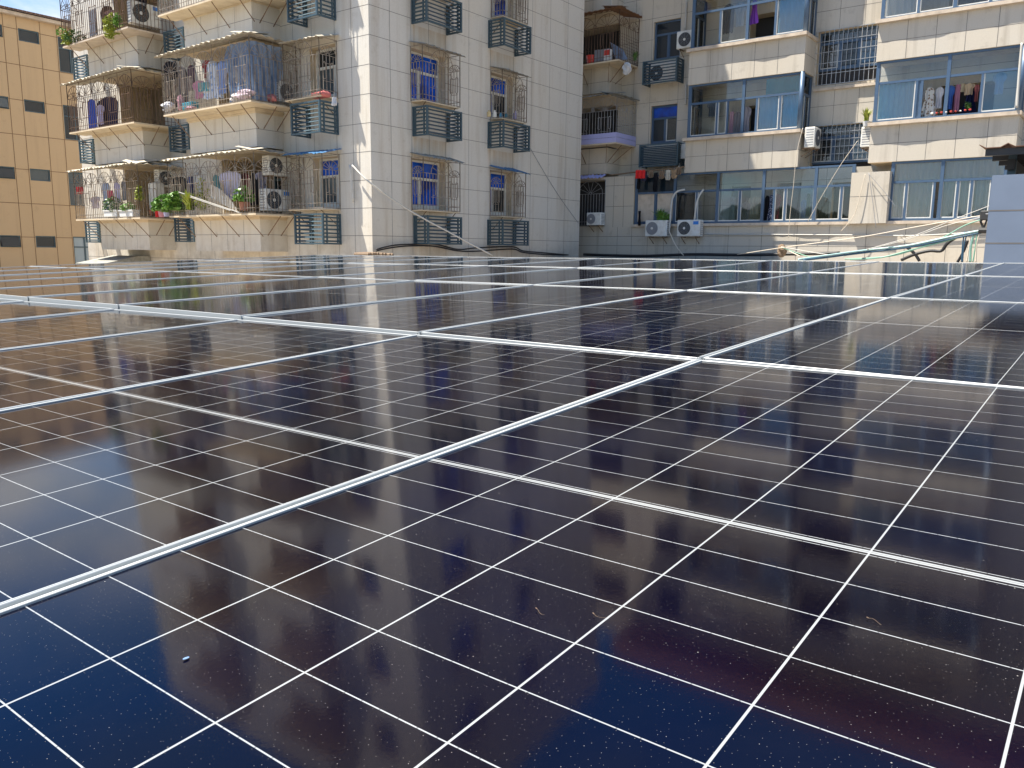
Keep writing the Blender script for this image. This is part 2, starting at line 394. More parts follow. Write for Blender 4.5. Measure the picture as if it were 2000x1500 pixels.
def sub(iv, cuts):
    out = [iv]
    for a, b in cuts:
        nx = []
        for p, q in out:
            if b <= p or a >= q: nx.append((p, q)); continue
            if a > p: nx.append((p, a))
            if b < q: nx.append((b, q))
        out = nx
    return out
def wall(mb, P, u0, u1, z0, z1, holes=(), rows=(), cols=(), depth=.25, jw=.012, reveal=0, back=None):
    """P(u, w, z): w = distance out of the wall. holes: (u0,u1,z0,z1[,depth]) with reveals; joints are thin strips 2 mm proud"""
    us = sorted({u0, u1, *[h[0] for h in holes], *[h[1] for h in holes]}); zs = sorted({z0, z1, *[h[2] for h in holes], *[h[3] for h in holes]})
    us = [u for u in us if u0 <= u <= u1]; zs = [z for z in zs if z0 <= z <= z1]
    mb.m = 0
    for a, b in zip(us, us[1:]):
        for c, d in zip(zs, zs[1:]):
            um, zm_ = (a+b)/2, (c+d)/2
            if any(h[0] < um < h[1] and h[2] < zm_ < h[3] for h in holes): continue
            mb.face([P(a, 0, c), P(b, 0, c), P(b, 0, d), P(a, 0, d)])
    mb.m = reveal
    for h in holes:
        a, b, c, d = h[:4]; dp = h[4] if len(h) > 4 else depth
        mb.face([P(a, 0, c), P(a, 0, d), P(a, -dp, d), P(a, -dp, c)]); mb.face([P(b, 0, d), P(b, 0, c), P(b, -dp, c), P(b, -dp, d)])
        mb.face([P(a, 0, d), P(b, 0, d), P(b, -dp, d), P(a, -dp, d)]); mb.face([P(b, 0, c), P(a, 0, c), P(a, -dp, c), P(b, -dp, c)])
    mb.m = 1; e = .002
    for z in rows:
        if not z0 < z < z1: continue
        for a, b in sub((u0, u1), [(h[0]-.01, h[1]+.01) for h in holes if h[2]-.02 < z < h[3]+.02]):
            mb.face([P(a, e, z-jw/2), P(b, e, z-jw/2), P(b, e, z+jw/2), P(a, e, z+jw/2)])
    for u in cols:
        if not u0 < u < u1: continue
        for c, d in sub((z0, z1), [(h[2]-.01, h[3]+.01) for h in holes if h[0]-.02 < u < h[1]+.02]):
            mb.face([P(u-jw/2, e+.001, c), P(u+jw/2, e+.001, c), P(u+jw/2, e+.001, d), P(u-jw/2, e+.001, d)])
    mb.m = 0
def PX(X): return lambda u, w, z: (X-w, u, z)         # wall at x = X facing -X, u = Y
def PY(Y): return lambda u, w, z: (u, Y-w, z)         # wall at y = Y facing -Y, u = X

# ------------------------------------------------------------------ ground
g = MB(); n = 24
for i in range(n):
    for j in range(n):
        e = [(-1500+3000*(i+a)/n, -1500+3000*(j+b)/n, -3.4) for a, b in ((0, 0), (1, 0), (1, 1), (0, 1))]; g.face(e)
tag(g.build('ground', M['ground']), 'pale concrete ground around the apartment blocks', 'ground', kind='structure')
rd = MB(); rd.box((-3.5, -5, -3.3), (9.3, 11.4, -.95))
tag(rd.build('roof_deck', M['roofdeck']), 'flat concrete roof deck under the solar panels', 'roof', kind='structure')

# unseen wooded hillside, added behind the camera to darken the window reflections
h = MB(); rnd = random.Random(11); nj, ni = 90, 14
hp = lambda i, j: (-38-9*i + 3*math.sin(j*.7+i), -150+3.4*j, -3.6+ (12*math.sin(math.pi*.5*i/ni)+(2.2*math.sin(j*.31)+1.6*math.sin(j*.83+i)+1.3*math.sin(j*2.1+2*i))*(i/ni)**.5))
for i in range(ni):
    for j in range(nj): h.face([hp(i, j), hp(i, j+1), hp(i+1, j+1), hp(i+1, j)])
tag(h.build('added_hill', M['wood_far'], smooth=True), 'unseen wooded hillside added behind the camera for dark window reflections', 'added_hill', kind='structure')

# ------------------------------------------------------------------ solar array
OX, OY, OZ = 2.1698, .9654, -.2982; PITCHY = 1.1278; PITCHX = 2.298
TF = (.03644, .03253, .03492); TN = .0504
def panel_parts(root):
    f = MB(); L, W = PL/2, PWD/2; lip = .0068; h = .03
    prof = [(0, -h), (lip+.012, -h), (lip+.012, -h+.002), (.002, -h+.002), (.002, -.006), (lip, -.006), (lip, 0), (0, 0)]
    prof = [(0, -h), (.003, -h), (.003, -.005), (lip, -.005), (lip, -.0008), (lip-.0008, 0), (.0008, 0), (0, -.0008)]
    f.prism([(W-a, b) for a, b in prof], 0, -L, L); f.prism([(-W+a, b) for a, b in prof], 0, -L, L)
    f.prism([(L-a, b) for a, b in prof], 1, -W+lip, W-lip)
    f.prism([(-L+a, b) for a, b in prof], 1, -W+lip, W-lip)
    fo = f.build('frame', M['frame'], root)
    g = MB(); g.box((-L+.004, -W+.004, -.009), (L-.004, W-.004, -.0035)); g.build('cell_sheet', M['laminate'], root)
def seam_profile():
    return [(-.0036, -.02), (.0036, -.02), (.0036, .0000), (.0028, .0012), (.0010, .0012), (.0007, .0002), (-.0007, .0002), (-.0010, .0012), (-.0028, .0012), (-.0036, .0000)]
rowname = ['nearest row', 'second nearest row', 'third nearest row', 'farthest row']
ordl = ['first', 'second', 'third', 'fourth', 'fifth', 'sixth', 'seventh', 'eighth', 'ninth']
proto = None; rows = []
x, z = OX-PITCHX*math.cos(TN)-.012, OZ-PITCHX*math.sin(TN)-.004; rows.append((x, z, TN, -.00688, -.0071)); x, z = OX, OZ
for t in TF: rows.append((x, z, t, -.00275, 0)); x += PITCHX*math.cos(t); z += PITCHX*math.sin(t)
for i, (x0, z0, t, ct, yo) in enumerate(rows):
    for v in range(-1, 9):
        cx = x0 + math.cos(t)*(PITCHX/2); cz_ = z0 + math.sin(t)*(PITCHX/2)
        cy = OY + yo + (v+.5)*PITCHY; cz_ += (v+.5)*1.154*ct
        if v == -1: lab = 'dark solar panel in the %s, right of the long bright seam' % rowname[i]
        else:
            lab = 'dark solar panel, %s, %s to the left of the long bright seam' % (rowname[i], ordl[v])
        if proto is None:
            root = thing('solar_panel', lab, 'solar panel', group='solar panels on the roof'); panel_parts(root); proto = root
        else:
            root = copy_tree(proto); root['label'] = lab
        root.location = (cx, cy, cz_)
        root.rotation_euler = (ct + random.uniform(-.0035, .0035), -t + random.uniform(-.0022, .0022), 0)
# aluminium cover strips over the long seams between panel columns
sp = None
for i, (x0, z0, t, ct, yo) in enumerate(rows):
    for v in range(0, 9):
        lab = 'aluminium seam strip, %s, %s' % (rowname[i], 'the long bright one nearest the camera' if v == 0 else '%s to the left of the bright one' % ordl[v-1])
        if sp is None:
            s_ = MB(); s_.prism(seam_profile(), 0, -PITCHX/2+.004, PITCHX/2-.004)
            sp = s_.build('seam_strip', M['frame']); o = sp
        else:
            o = sp.copy(); C.objects.link(o)
        tag(o, lab, 'metal strip', 'seam strips between the panel columns')
        o.location = (x0+math.cos(t)*PITCHX/2, OY+yo+v*PITCHY, z0+math.sin(t)*PITCHX/2 + v*1.154*ct + .0015)
        o.rotation_euler = (ct, -t, 0)
# purlins carrying the array along its far edge
pr = MB(); xe = x; ze = z
for k in range(-1, 10): pr.box((xe-.5, OY+k*PITCHY-.03, -.95), (xe-.44, OY+k*PITCHY+.03, ze-.1))
pr.box((xe-.52, OY-PITCHY, ze-.1), (xe-.42, OY+9*PITCHY, ze-.055))
tag(pr.build('support_frame', M['steel_dark']), 'steel support frame carrying the far edge of the solar array', 'frame')

# ------------------------------------------------------------------ building helpers
S = 2.9
def pbox(mb, P, u0, u1, w0, w1, z0, z1):
    a = P(u0, w0, z0); b = P(u1, w1, z1); mb.box(a, b)
def glazing(name, parent, P, us, z0, zt, z1, lower, upper=None, mat='alu_blue', r=.032, heavy=(), curt=None, w=0):
    """sliding window band: frame mesh with panes (and curtains) as sub-parts. us ascending"""
    f = MB(); d = .05
    pbox(f, P, us[0]-.01, us[-1]+.01, w-d, w+.012, z0, z0+.07); pbox(f, P, us[0]-.01, us[-1]+.01, w-d, w+.012, z1-.06, z1)
    if zt: pbox(f, P, us[0]+.0, us[-1]-.0, w-d+.004, w+.010, zt-.035, zt+.035)
    for i, u in enumerate(us):
        hv = i in heavy or i in (0, len(us)-1); rr = r*1.5 if hv else r
        top = z1 if (hv or not zt or (upper and upper.get(i))) else zt
        pbox(f, P, u-rr, u+rr, w-d+(.0 if hv else .008), w+(.02 if hv else .006), z0+.003, top-.003)
    fo = f.build(name, M[mat], parent, world=True)
    ztt = zt or z1
    for i, k in enumerate(lower):
        a, b = us[i]+r, us[i+1]-r
        if k == 'open': continue
        if k != 'open':
            s = MB(); pbox(s, P, a, b, w-.028, w-.022, z0+.07, ztt-.035)
            mt = {'g': 'pane', 'b': 'pane_blue', 'c': 'pane', 't': 'pane_blue', 'd': 'pane_dark', 'p': 'pane_pale', 'w': 'sill', 'k': 'cobalt', 'y': 'pane_grey', 'v': 'pane'}[k]
            so_ = s.build('board' if k == 'w' else 'pane', M[mt], fo, world=True)
            s2 = MB(); pbox(s2, P, a-.002, a+.03, w-.034, w-.012, z0+.071, ztt-.036); pbox(s2, P, b-.03, b+.002, w-.034, w-.012, z0+.071, ztt-.036)
            pbox(s2, P, a+.03, b-.03, w-.034, w-.012, z0+.071, z0+.106); s2.build('sash', M['alu_white' if k in 'gbctpv' else mat], fo, world=True)
        if k in 'ctv':
            cw(fo, P, a+.03, b-.03, z0+.08, ztt-.02, w-.13, 'curtain' if k in 'cv' else 'curtain_blue', random.uniform(5, 8))
    if zt:
        hu = [u for i, u in enumerate(us) if i in heavy or i in (0, len(us)-1)]
        for i, (a, b) in enumerate(zip(hu, hu[1:])):
            s = MB(); pbox(s, P, a+r*1.5, b-r*1.5, w-.026, w-.02, zt+.035, z1-.06)
            kk = (curt or {}).get(i, 'g')
            s.build('pane', M[{'k': 'cobalt', 'd': 'pane_dark', 'y': 'pane_grey'}.get(kk, 'pane')], fo, world=True)
            if kk == 'c': cw(fo, P, a+.06, b-.06, zt+.04, z1-.07, w-.13, 'curtain', 6)
            if kk == 't': cw(fo, P, a+(b-a)*.0, a+(b-a)*.62, zt+.06, z1-.08, w-.10, 'curtain_teal', 2.2)
    return fo
def cw(parent, P, a, b, z0, z1, w, mat, freq, amp=.03):
    """hanging pleated curtain"""
    s = MB(); n = max(8, int((b-a)*freq*5)); ph = random.random()*6
    pts = [(a+(b-a)*i/n, w+amp*math.sin(2*math.pi*freq*(a+(b-a)*i/n)+ph+.6*math.sin(3*i/n))) for i in range(n+1)]
    for (u, q), (u2, q2) in zip(pts, pts[1:]): s.face([P(u, q, z0), P(u2, q2, z0), P(u2, q2, z1), P(u, q, z1)])
    return s.build('curtain', M[mat], parent, world=True, smooth=True)

# ------------------------------------------------------------------ central apartment block
XL, YR, XE, YL, ZT = 15.02, 16.14, 25.2, 32.0, 19.6
bA = thing('apartment_building', 'cream tiled apartment block with caged balconies and cobalt blue windows', 'building', (XL, YR, -3.4))
N = range(-1, 6)
holesL = []; holesR = []
for n in N:
    z = S*n
    holesL += [(17.44, 18.5, z+1.19, z+2.52)] + ([(19.95, 22.88, z+.96, z+2.74, 1.15), (26.0, 28.85, z+.96, z+2.74, 1.15)] if n >= 0 else [])
    holesR += [(16.56, 17.92, z+1.17, z+2.54), (20.0, 21.12, z+1.13, z+2.5)]
wl = MB(); rows_ = [.384+.725*k for k in range(-5, 27)]
wall(wl, PX(XL), YR, YL, -3.4, ZT, holesL, rows_, [16.81, 17.46, 18.4, 19.2, 23.5, 24.3, 25.1, 29.6, 30.4, 31.2], reveal=2)
wall(wl, PY(YR), XL, XE, -3.4, ZT, holesR, rows_, [15.76, 16.55, 17.25, 17.94, 18.97, 19.99, 21.15, 22.13, 23.15, 24.19], reveal=2)
wl.m = 0
wl.face([(XE, YR, -3.4), (XE, YL, -3.4), (XE, YL, ZT), (XE, YR, ZT)]); wl.face([(XL, YL, -3.4), (XL, YL, ZT), (XE, YL, ZT), (XE, YL, -3.4)])
wl.m = 2; wl.face([(XL, YR, ZT), (XE, YR, ZT), (XE, YL, ZT), (XL, YL, ZT)])
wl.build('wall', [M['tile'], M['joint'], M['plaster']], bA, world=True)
# small corner trim so the edge is not razor sharp
def block(Y0, Y1, z, cols):
    b = MB(); X = 14.1; z0, z1 = z-.07, z+.96
    wall(b, PX(X), Y0, Y1, z0, z1, (), [z+.41], cols); wall(b, PY(Y0), X, XL-.001, z0, z1, (), [z+.41], [])
    b.m = 0; b.face([(X, Y1, z0), (X, Y1, z1), (XL, Y1, z1), (XL, Y1, z0)])
    b.m = 2; b.face([(X, Y0, z0), (X, Y1, z0), (XL, Y1, z0), (XL, Y0, z0)]); b.face([(X, Y0, z1), (XL, Y0, z1), (XL, Y1, z1), (X, Y1, z1)])
    b.box((X-.05, Y0-.05, z1-.085), (XL-.003, Y1+.05, z1+.004)); b.box((X-.02, Y0-.02, z1-.13), (XL-.003, Y1+.02, z1-.088))
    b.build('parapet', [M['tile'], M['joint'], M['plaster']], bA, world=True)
for n in range(0, 7):
    block(19.75, 23.08, S*n, [20.54, 21.36, 22.2]); block(25.78, 29.02, S*n, [26.56, 27.34, 28.18])
for n in range(0, 6):
    z = S*n
    for k, (a, b) in enumerate(((19.95, 22.88), (26.0, 28.85))):
        P = PX(16.16)
        bk = MB(); pbox(bk, P, a-.01, b+.01, -.05, 0, z+.95, z+2.75); bk.build('balcony_back_wall', M['paint'], bA, world=True)
        glazing('balcony_door', bA, P, [a+.35, a+1.05, a+1.75], z+.97, z+2.15, z+2.6, 'dd', mat='louver', w=.06, curt={0: 'd'})
        cl_ = MB(); cl_.box((14.1, a-.15, z+2.742), (15.0, b+.15, z+2.80)); cl_.build('ceiling_light_strip' if False else 'ceiling', M['plaster'], bA, world=True)
for n in range(-1, 6):
    z = S*n
    glazing('window', bA, PY(YR+.25), [16.57, 17.10, 17.91], z+1.19, z+2.02, z+2.53, 'kk', mat='alu_white', r=.028, curt={0: 'k'})
    glazing('window', bA, PY(YR+.25), [20.01, 20.45, 21.11], z+1.15, z+1.98, z+2.49, 'kd' if n != 2 else 'kk', mat='alu_white', r=.028, curt={0: 'k'})
    glazing('window', bA, PX(XL+.25), [17.45, 17.8, 18.49], z+1.21, z+2.02, z+2.51, 'ky', mat='alu_white', r=.028, curt={0: 'd' if n == 1 else 'k'})

# ------------------------------------------------------------------ right wing
WF, WM_ = 26.35, 27.4
bW = thing('apartment_building', 'cream tiled apartment wing with glazed blue framed bays and a long window band', 'building', (WF, 3., -3.4))
holes = []
for n in range(1, 6):
    z = S*n
    holes += [(6.78, 8.68, z-.45+(.45 if False else 0), z+1.2, .3), (13.5, 14.55, z+1.05, z+2.4, .2)]
    holes += [(9.35, 10.95, z+.05, z+2.05, .5), (3.6, 5.0, z+.05, z+2.05, .5)]
    holes += [(15.95, 18.6, z+1.0, z+2.6, .9)]
w_ = MB(); rw = [.355+.725*k for k in range(4, 25)]
wall(w_, PX(WM_), -3., 20., 2.76, 18.4, holes, rw, [7.3, 8.05, 12.9, 13.5, 14.62, 15.3], reveal=2)
# lower front wall, with the caged opening at its far left
wall(w_, PX(WF), -3., 20., -3.4, .93, (), [-.45, .26, .59], [.9, 2.05, 3.2, 4.3, 5.4, 6.5, 7.6, 8.6, 9.75, 10.9, 12.05, 12.7, 13.3, 13.95, 14.6, 15.2], reveal=2)
wall(w_, PX(WF), 14.56, 20., .93, 2.755, [(15.78, 18.4, .98, 2.66, .6)], [1.68, 2.43], [14.98, 15.4], reveal=2)
w_.m = 2
w_.face([(WF, 14.56, 2.755), (WM_, 14.56, 2.755), (WM_, 20, 2.755), (WF, 20, 2.755)])
w_.face([(WF, 14.56, .93), (WF, 14.56, 2.755), (WM_, 14.56, 2.755), (WM_, 14.56, .93)])
w_.m = 0
w_.face([(WM_, -3, -3.4), (33, -3, -3.4), (33, -3, 18.4), (WM_, -3, 18.4)]); w_.face([(WM_, 20, 2.7), (WM_, 20, 18.4), (33, 20, 18.4), (33, 20, 2.7)])
w_.face([(33, -3, -3.4), (33, 20, -3.4), (33, 20, 18.4), (33, -3, 18.4)])
w_.m = 2; w_.face([(WM_, -3, 18.4), (33, -3, 18.4), (33, 20, 18.4), (WM_, 20, 18.4)])
w_.build('wall', [M['tile_wing'], M['joint'], M['plaster']], bW, world=True)
rf = MB(); rf.box((25.9, -3.2, 17.7), (33.2, 15.9, 18.6)); rf.build('roof_edge', M['roof_tile'], bW, world=True)
# dark backs for the deep openings, back wall and ceilings of the ground band
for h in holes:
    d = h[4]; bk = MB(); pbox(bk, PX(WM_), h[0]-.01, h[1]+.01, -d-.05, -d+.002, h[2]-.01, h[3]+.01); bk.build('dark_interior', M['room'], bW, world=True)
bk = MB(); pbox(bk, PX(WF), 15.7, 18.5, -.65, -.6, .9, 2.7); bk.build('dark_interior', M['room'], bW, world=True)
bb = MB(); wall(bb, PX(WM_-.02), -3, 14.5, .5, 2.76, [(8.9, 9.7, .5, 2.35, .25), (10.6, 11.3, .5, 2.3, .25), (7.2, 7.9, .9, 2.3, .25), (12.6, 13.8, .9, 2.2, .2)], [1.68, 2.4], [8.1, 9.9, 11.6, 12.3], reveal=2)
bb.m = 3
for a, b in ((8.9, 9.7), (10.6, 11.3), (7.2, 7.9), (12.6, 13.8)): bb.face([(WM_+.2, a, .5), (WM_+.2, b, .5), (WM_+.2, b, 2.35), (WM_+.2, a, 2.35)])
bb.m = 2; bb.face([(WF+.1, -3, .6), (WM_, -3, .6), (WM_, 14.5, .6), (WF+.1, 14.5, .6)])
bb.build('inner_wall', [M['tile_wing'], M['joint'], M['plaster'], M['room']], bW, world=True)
def ragged(mb, a, b, x0, x1, z0, z1, amp=.012):
    """stone sill whose front edge is made uneven so that its cast shadow waves"""
    n = int((b-a)/.12); ph = random.random()*9
    q = [x0 + amp*(.9*math.sin(i*.17+ph)+.6*math.sin(i*.43+2*ph)+.3*math.sin(i*1.1+3*ph)+random.uniform(-.25, .25)) for i in range(n+1)]
    for i in range(n):
        ya, yb = a+(b-a)*i/n, a+(b-a)*(i+1)/n
        mb.face([(q[i], ya, z1), (q[i+1], yb, z1), (x1, yb, z1), (x1, ya, z1)]); mb.face([(q[i], ya, z0), (x1, ya, z0), (x1, yb, z0), (q[i+1], yb, z0)])
        mb.face([(q[i], ya, z0), (q[i+1], yb, z0), (q[i+1], yb, z1), (q[i], ya, z1)])
    mb.face([(q[0], a, z0), (q[0], a, z1), (x1, a, z1), (x1, a, z0)]); mb.face([(q[-1], b, z0), (x1, b, z0), (x1, b, z1), (q[-1], b, z1)])
def bay(Y0, Y1, z0, z1, cols):
    b = MB()
    wall(b, PX(WF), Y0, Y1, z0, z1, (), [z0+.53], cols)
    wall(b, PY(Y0), WF, WM_, z0, z1, (), [z0+.53], [])
    b.face([(WF, Y1, z0), (WF, Y1, z1), (WM_, Y1, z1), (WM_, Y1, z0)])
    b.m = 2; b.face([(WF, Y0, z0), (WF, Y1, z0), (WM_, Y1, z0), (WM_, Y0, z0)]); b.face([(WF, Y0, z0+.1), (WF, Y1, z0+.1), (WM_, Y1, z0+.1), (WM_, Y0, z0+.1)])
    b.face([(WF+.12, Y0, z0+.1), (WF+.12, Y1, z0+.1), (WF+.12, Y1, z1), (WF+.12, Y0, z1)])
    b.build('bay_parapet', [M['tile_wing'], M['joint'], M['plaster']], bW, world=True)
    s = MB(); ragged(s, Y0-.06, Y1+.06, WF-.145, WF+.2, z1, z1+.1); s.box((WF+.2, Y0-.06, z1), (WM_-.003, Y0+.1, z1+.1)); s.box((WF+.2, Y1-.1, z1), (WM_-.003, Y1+.06, z1+.1))
    s.build('sill', M['sill'], bW, world=True)
for n in range(1, 6):
    z = S*n
    bay(8.73, 12.62, z-.15, z+.9, [9.57, 10.33, 11.09, 11.85]); bay(2.82, 6.62, z-.15, z+.9, [3.53, 4.31, 5.06, 5.82])
    # tiled spandrel in the recess carries on the main wall; its little sill
    s = MB(); ragged(s, 6.65, 8.70, WM_-.09, WM_+.05, z+2.28, z+2.36, .006); s.build('sill', M['sill'], bW, world=True)
s = MB(); ragged(s, 5.6, 14.6, WF-.10, WF+.12, .93, 1.02, .012); s.build('sill', M['sill'], bW, world=True)
s = MB(); ragged(s, -3, 5.6, WF-.10, WF+.12, .93, 1.02, .012); s.build('sill', M['sill'], bW, world=True)
def side_glazing(Y, z0, zt, z1, k='gg'):
    # return of a bay: glazing that runs back to the main wall
    P = (lambda u, w, z: (u, Y-w, z))
    return glazing('bay_window', bW, P, [WF+.1, WF+.55, WM_-.05], z0, zt, z1, k, heavy=())
G = PX(26.42)
def post(Y, z0, z1, r=.06):
    m = MB(); m.tube([(26.42, Y, z0), (26.42, Y, z1)], r, 10); return m.build('corner_post', M['alu_blue'], bW, world=True, smooth=True)
for n in range(1, 5):
    z0, zt, z1 = S*n+1.0, S*n+2.13, S*n+2.745
    if n == 1:
        glazing('bay_window', bW, G, [8.80, 9.44, 10.2, 10.66, 11.19, 11.56, 12.55], z0, zt, z1, ['t', 'b', 't', 'open', 'open', 'b'][0:0] + ['t', 't', 'open', 'open', 'g', 'g'], heavy=(3,), curt={0: 't'})
        glazing('bay_window', bW, G, [2.90, 3.80, 4.66, 5.32, 5.46, 6.55], z0, zt, z1, ['b', 'open', 'open', 'y', 't'], heavy=(2,))
    else:
        glazing('bay_window', bW, G, [8.80, 9.75, 10.66, 11.6, 12.55], z0, zt, z1, ['t', 'open', 'g', 'open'], heavy=(2,))
        glazing('bay_window', bW, G, [2.90, 3.80, 4.66, 5.6, 6.55], z0, zt, z1, ['b', 'g', 'g', 'c'], heavy=(2,))
    side_glazing(8.80, z0, zt, z1); side_glazing(12.56, z0, zt, z1); side_glazing(2.88, z0, zt, z1)
    post(8.78, z0+.003, z1-.003, .075); post(2.86, z0+.003, z1-.003, .07)
# long window band of the lowest visible storey
glazing('window_band', bW, G, [7.02, 7.34, 8.14, 9.08, 9.45, 9.81, 10.6, 11.39, 12.15, 12.98, 13.72, 14.5], 1.02, 2.12, 2.745,
        ['g', 'g', 'b', 'g', 'open', 'g', 'b', 'g', 'g', 'w', 'w'], heavy=(2, 5, 7, 9), curt={4: 'd'})
glazing('window_band', bW, G, [.6, 1.8, 3.0, 3.3, 3.8, 4.15, 4.58, 4.75, 5.5, 5.91], 1.02, 2.15, 2.745,
        ['c', 'c', 'y', 'c', 'c', 'c', 'open', 'v', 'c'], heavy=(2, 6), curt={0: 'c', 1: 'c', 2: 'c'})
m = MB(); wall(m, PX(26.12), 5.92, 7.0, .95, 2.46, (), [1.75], [], ); wall(m, PY(5.92), 26.12, 26.45, .95, 2.46); m.m = 2; m.box((26.14, 5.94, 2.40), (26.44, 6.99, 2.455))
m.face([(26.12, 7.0, .95), (26.12, 7.0, 2.46), (26.45, 7.0, 2.46), (26.45, 7.0, .95)]); m.face([(26.12, 5.92, 2.46), (26.45, 5.92, 2.46), (26.45, 7.0, 2.46), (26.12, 7.0, 2.46)])
m.build('tiled_pier', [M['tile_wing'], M['joint'], M['sill']], bW, world=True)
# small windows in the main wall
for n in (1, 2, 3):
    z = S*n
    glazing('window', bW, PX(WM_+.1), [13.51, 14.0, 14.54], z+1.06, z+1.95, z+2.39, 'cd' if n == 1 else 'dd', curt={0: 'k' if n == 1 else 'd'})
    glazing('window', bW, PX(WM_+.22), [6.79, 7.45, 8.05, 8.67], z+.02, z+.85, z+1.19, 'bdc' if n == 1 else 'bdg')
# barred grilles over the recess windows
def bars(name, label, Y0, Y1, z0, z1, X):
    t = thing(name, label, 'window grille', (X, (Y0+Y1)/2, z0), LROT, 'barred grilles in the recess between the glazed bays')
    m = MB(); W_ = Y1-Y0; H = z1-z0; k = 14
    for i in range(k+1): m.bar((-W_/2+W_*i/k, 0, 0), (-W_/2+W_*i/k, 0, H), .011)
    m.build('bars', M['grille_grey'], t)
    m = MB()
    for i in range(6): m.bar((-W_/2, -.012, H*i/5), (W_/2, -.012, H*i/5), .011)
    m.build('rails', M['grille_grey'], t)
bars('window_grille', 'grey barred grille over the upper recess window between the two glazed bays', 6.78, 8.74, 5.36, 7.0, WM_-.04)
bars('window_grille', 'grey barred grille over the lower recess window, behind two air conditioners', 6.78, 8.74, 2.97, 4.1, WM_-.04)

# ------------------------------------------------------------------ ochre office block far left
YB = 39.1
bB = thing('office_building', 'ochre panelled office block with small dark awning windows', 'building', (15., YB, -3.4))
holes = []; wins = []
for n in range(-1, 4):
    z = 2.93*n
    for a, b, c, d in ((16.08, 16.92, z-.03, z+.48), (14.62, 15.46, z-.03, z+.48), (12.9, 13.74, z-.03, z+.48), (17.7, 18.75, z-1.02, z+.48), (11.1, 11.94, z-.03, z+.48)):
        if d > 9.6 or c < -3.3: continue
        holes.append((a, b, c, d, .12)); wins.append((a, b, c, d))
bm = MB(); wall(bm, PY(YB), -2, 24, -3.4, 9.72, holes, [.42+1.465*k for k in range(-2, 7)], [10.2, 11.05, 12.0, 12.85, 13.8, 14.55, 15.5, 16.03, 16.97, 17.66, 18.8, 19.8, 20.8, 21.8], jw=.026, reveal=2)
bm.m = 0; bm.face([(24, YB, -3.4), (24, 52, -3.4), (24, 52, 9.72), (24, YB, 9.72)]); bm.face([(-2, YB, -3.4), (-2, YB, 9.72), (-2, 52, 9.72), (-2, 52, -3.4)]); bm.face([(-2, 52, -3.4), (-2, 52, 9.72), (24, 52, 9.72), (24, 52, -3.4)])
bm.build('wall', [M['ochre'], M['joint_brown'], M['joint_brown']], bB, world=True)
bm = MB(); bm.box((-2.2, YB-.25, 9.724), (24.2, 52.2, 9.86)); bm.build('cornice', M['sill'], bB, world=True)
bm = MB()
for i in range(150):
    x = -2+26*i/150; bm.prism([(YB-.32, 9.88), (YB+1.6, 10.2), (YB+1.6, 10.28), (YB-.32, 9.97)], 0, x, x+.15)
bm.box((-2, YB-.05, 9.862), (24, YB+1.4, 9.89)); bm.build('roof', M['roof_dark'], bB, world=True)
for i, (a, b, c, d) in enumerate(wins):
    f = MB(); P = PY(YB+.06); t = .045
    tall = (d-c) > 1
    pbox(f, P, a, b, -.03, .03, c, c+t); pbox(f, P, a, b, -.03, .03, d-t, d); pbox(f, P, a, a+t, -.03, .028, c+t, d-t); pbox(f, P, b-t, b, -.03, .028, c+t, d-t)
    if tall: pbox(f, P, (a+b)/2-.03, (a+b)/2+.03, -.03, .026, c+t, d-t); pbox(f, P, a+t, b-t, -.028, .024, c+1.0, c+1.05)
    fo = f.build('window', M['louver'], bB, world=True)
    pm = MB(); open_ = (i % 5 in (0, 1)) and not tall
    if open_ and random.random() < .6:    # top hung sash standing slightly open
        pm.face([P(a+t, .0, d-t), P(b-t, .0, d-t), P(b-t, .16, c+t), P(a+t, .16, c+t)]); pm.face([P(a+t, -.008, d-t), P(a+t, .152, c+t), P(b-t, .152, c+t), P(b-t, -.008, d-t)])
    else: pbox(pm, P, a+t, b-t, -.012, -.006, c+t, d-t)
    pm.build('pane', M['pane_pale' if i in (0, 7) else 'pane_grey' if i % 3 == 0 else 'pane_dark'], fo, world=True)
    if True:
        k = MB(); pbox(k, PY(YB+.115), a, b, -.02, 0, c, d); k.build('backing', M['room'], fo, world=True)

# ------------------------------------------------------------------ grey-blue shed on the right
sh = thing('roof_shed', 'grey blue panelled shed with a rusty corrugated lean-to roof', 'shed', (15., 0, -3.4))
m = MB(); wall(m, PX(15.), -7, 1.885, -3.4, 1.27, (), [.21, .72, -.5], [-1.6], jw=.02); wall(m, lambda u, w, z: (u, 1.885+w, z), 15., 21., -3.4, 1.27); m.m = 0
m.face([(15, -7, 1.27), (21, -7, 1.27), (21, 1.885, 1.27), (15, 1.885, 1.27)]); m.face([(15, -7, -3.4), (21, -7, -3.4), (21, -7, 1.27), (15, -7, 1.27)]); m.face([(21, -7, -3.4), (21, 1.885, -3.4), (21, 1.885, 1.27), (21, -7, 1.27)])
m.build('wall', [M['shed'], M['joint']], sh, world=True)
q = atX(1912, 289, 15.2); zr = q.z; Y0 = q.y
m = MB(); prof = []
n = 34
for i in range(n+1):
    y = Y0 - i*.1; k = i % 4; prof.append((y, zr + (.055 if k == 0 else 0)))
prof2 = [(a, b-.012) for a, b in prof][::-1]
m.prism(prof+prof2, 0, 15.2, 21.0); m.build('roof', M['shed_roof'], sh, world=True)
m = MB()
for i in range(7): m.box((15.25+.85*i, Y0-3.4, zr-.125), (15.32+.85*i, Y0-.09, zr-.02))
m.build('purlin_frame', M['steel_dark'], sh, world=True)
q = atX(1975, 342, 16.1); m = MB(); m.box((16.05, q.y-.06, 1.27), (16.17, q.y+.06, zr-.02)); m.build('post', M['louver'], sh, world=True)
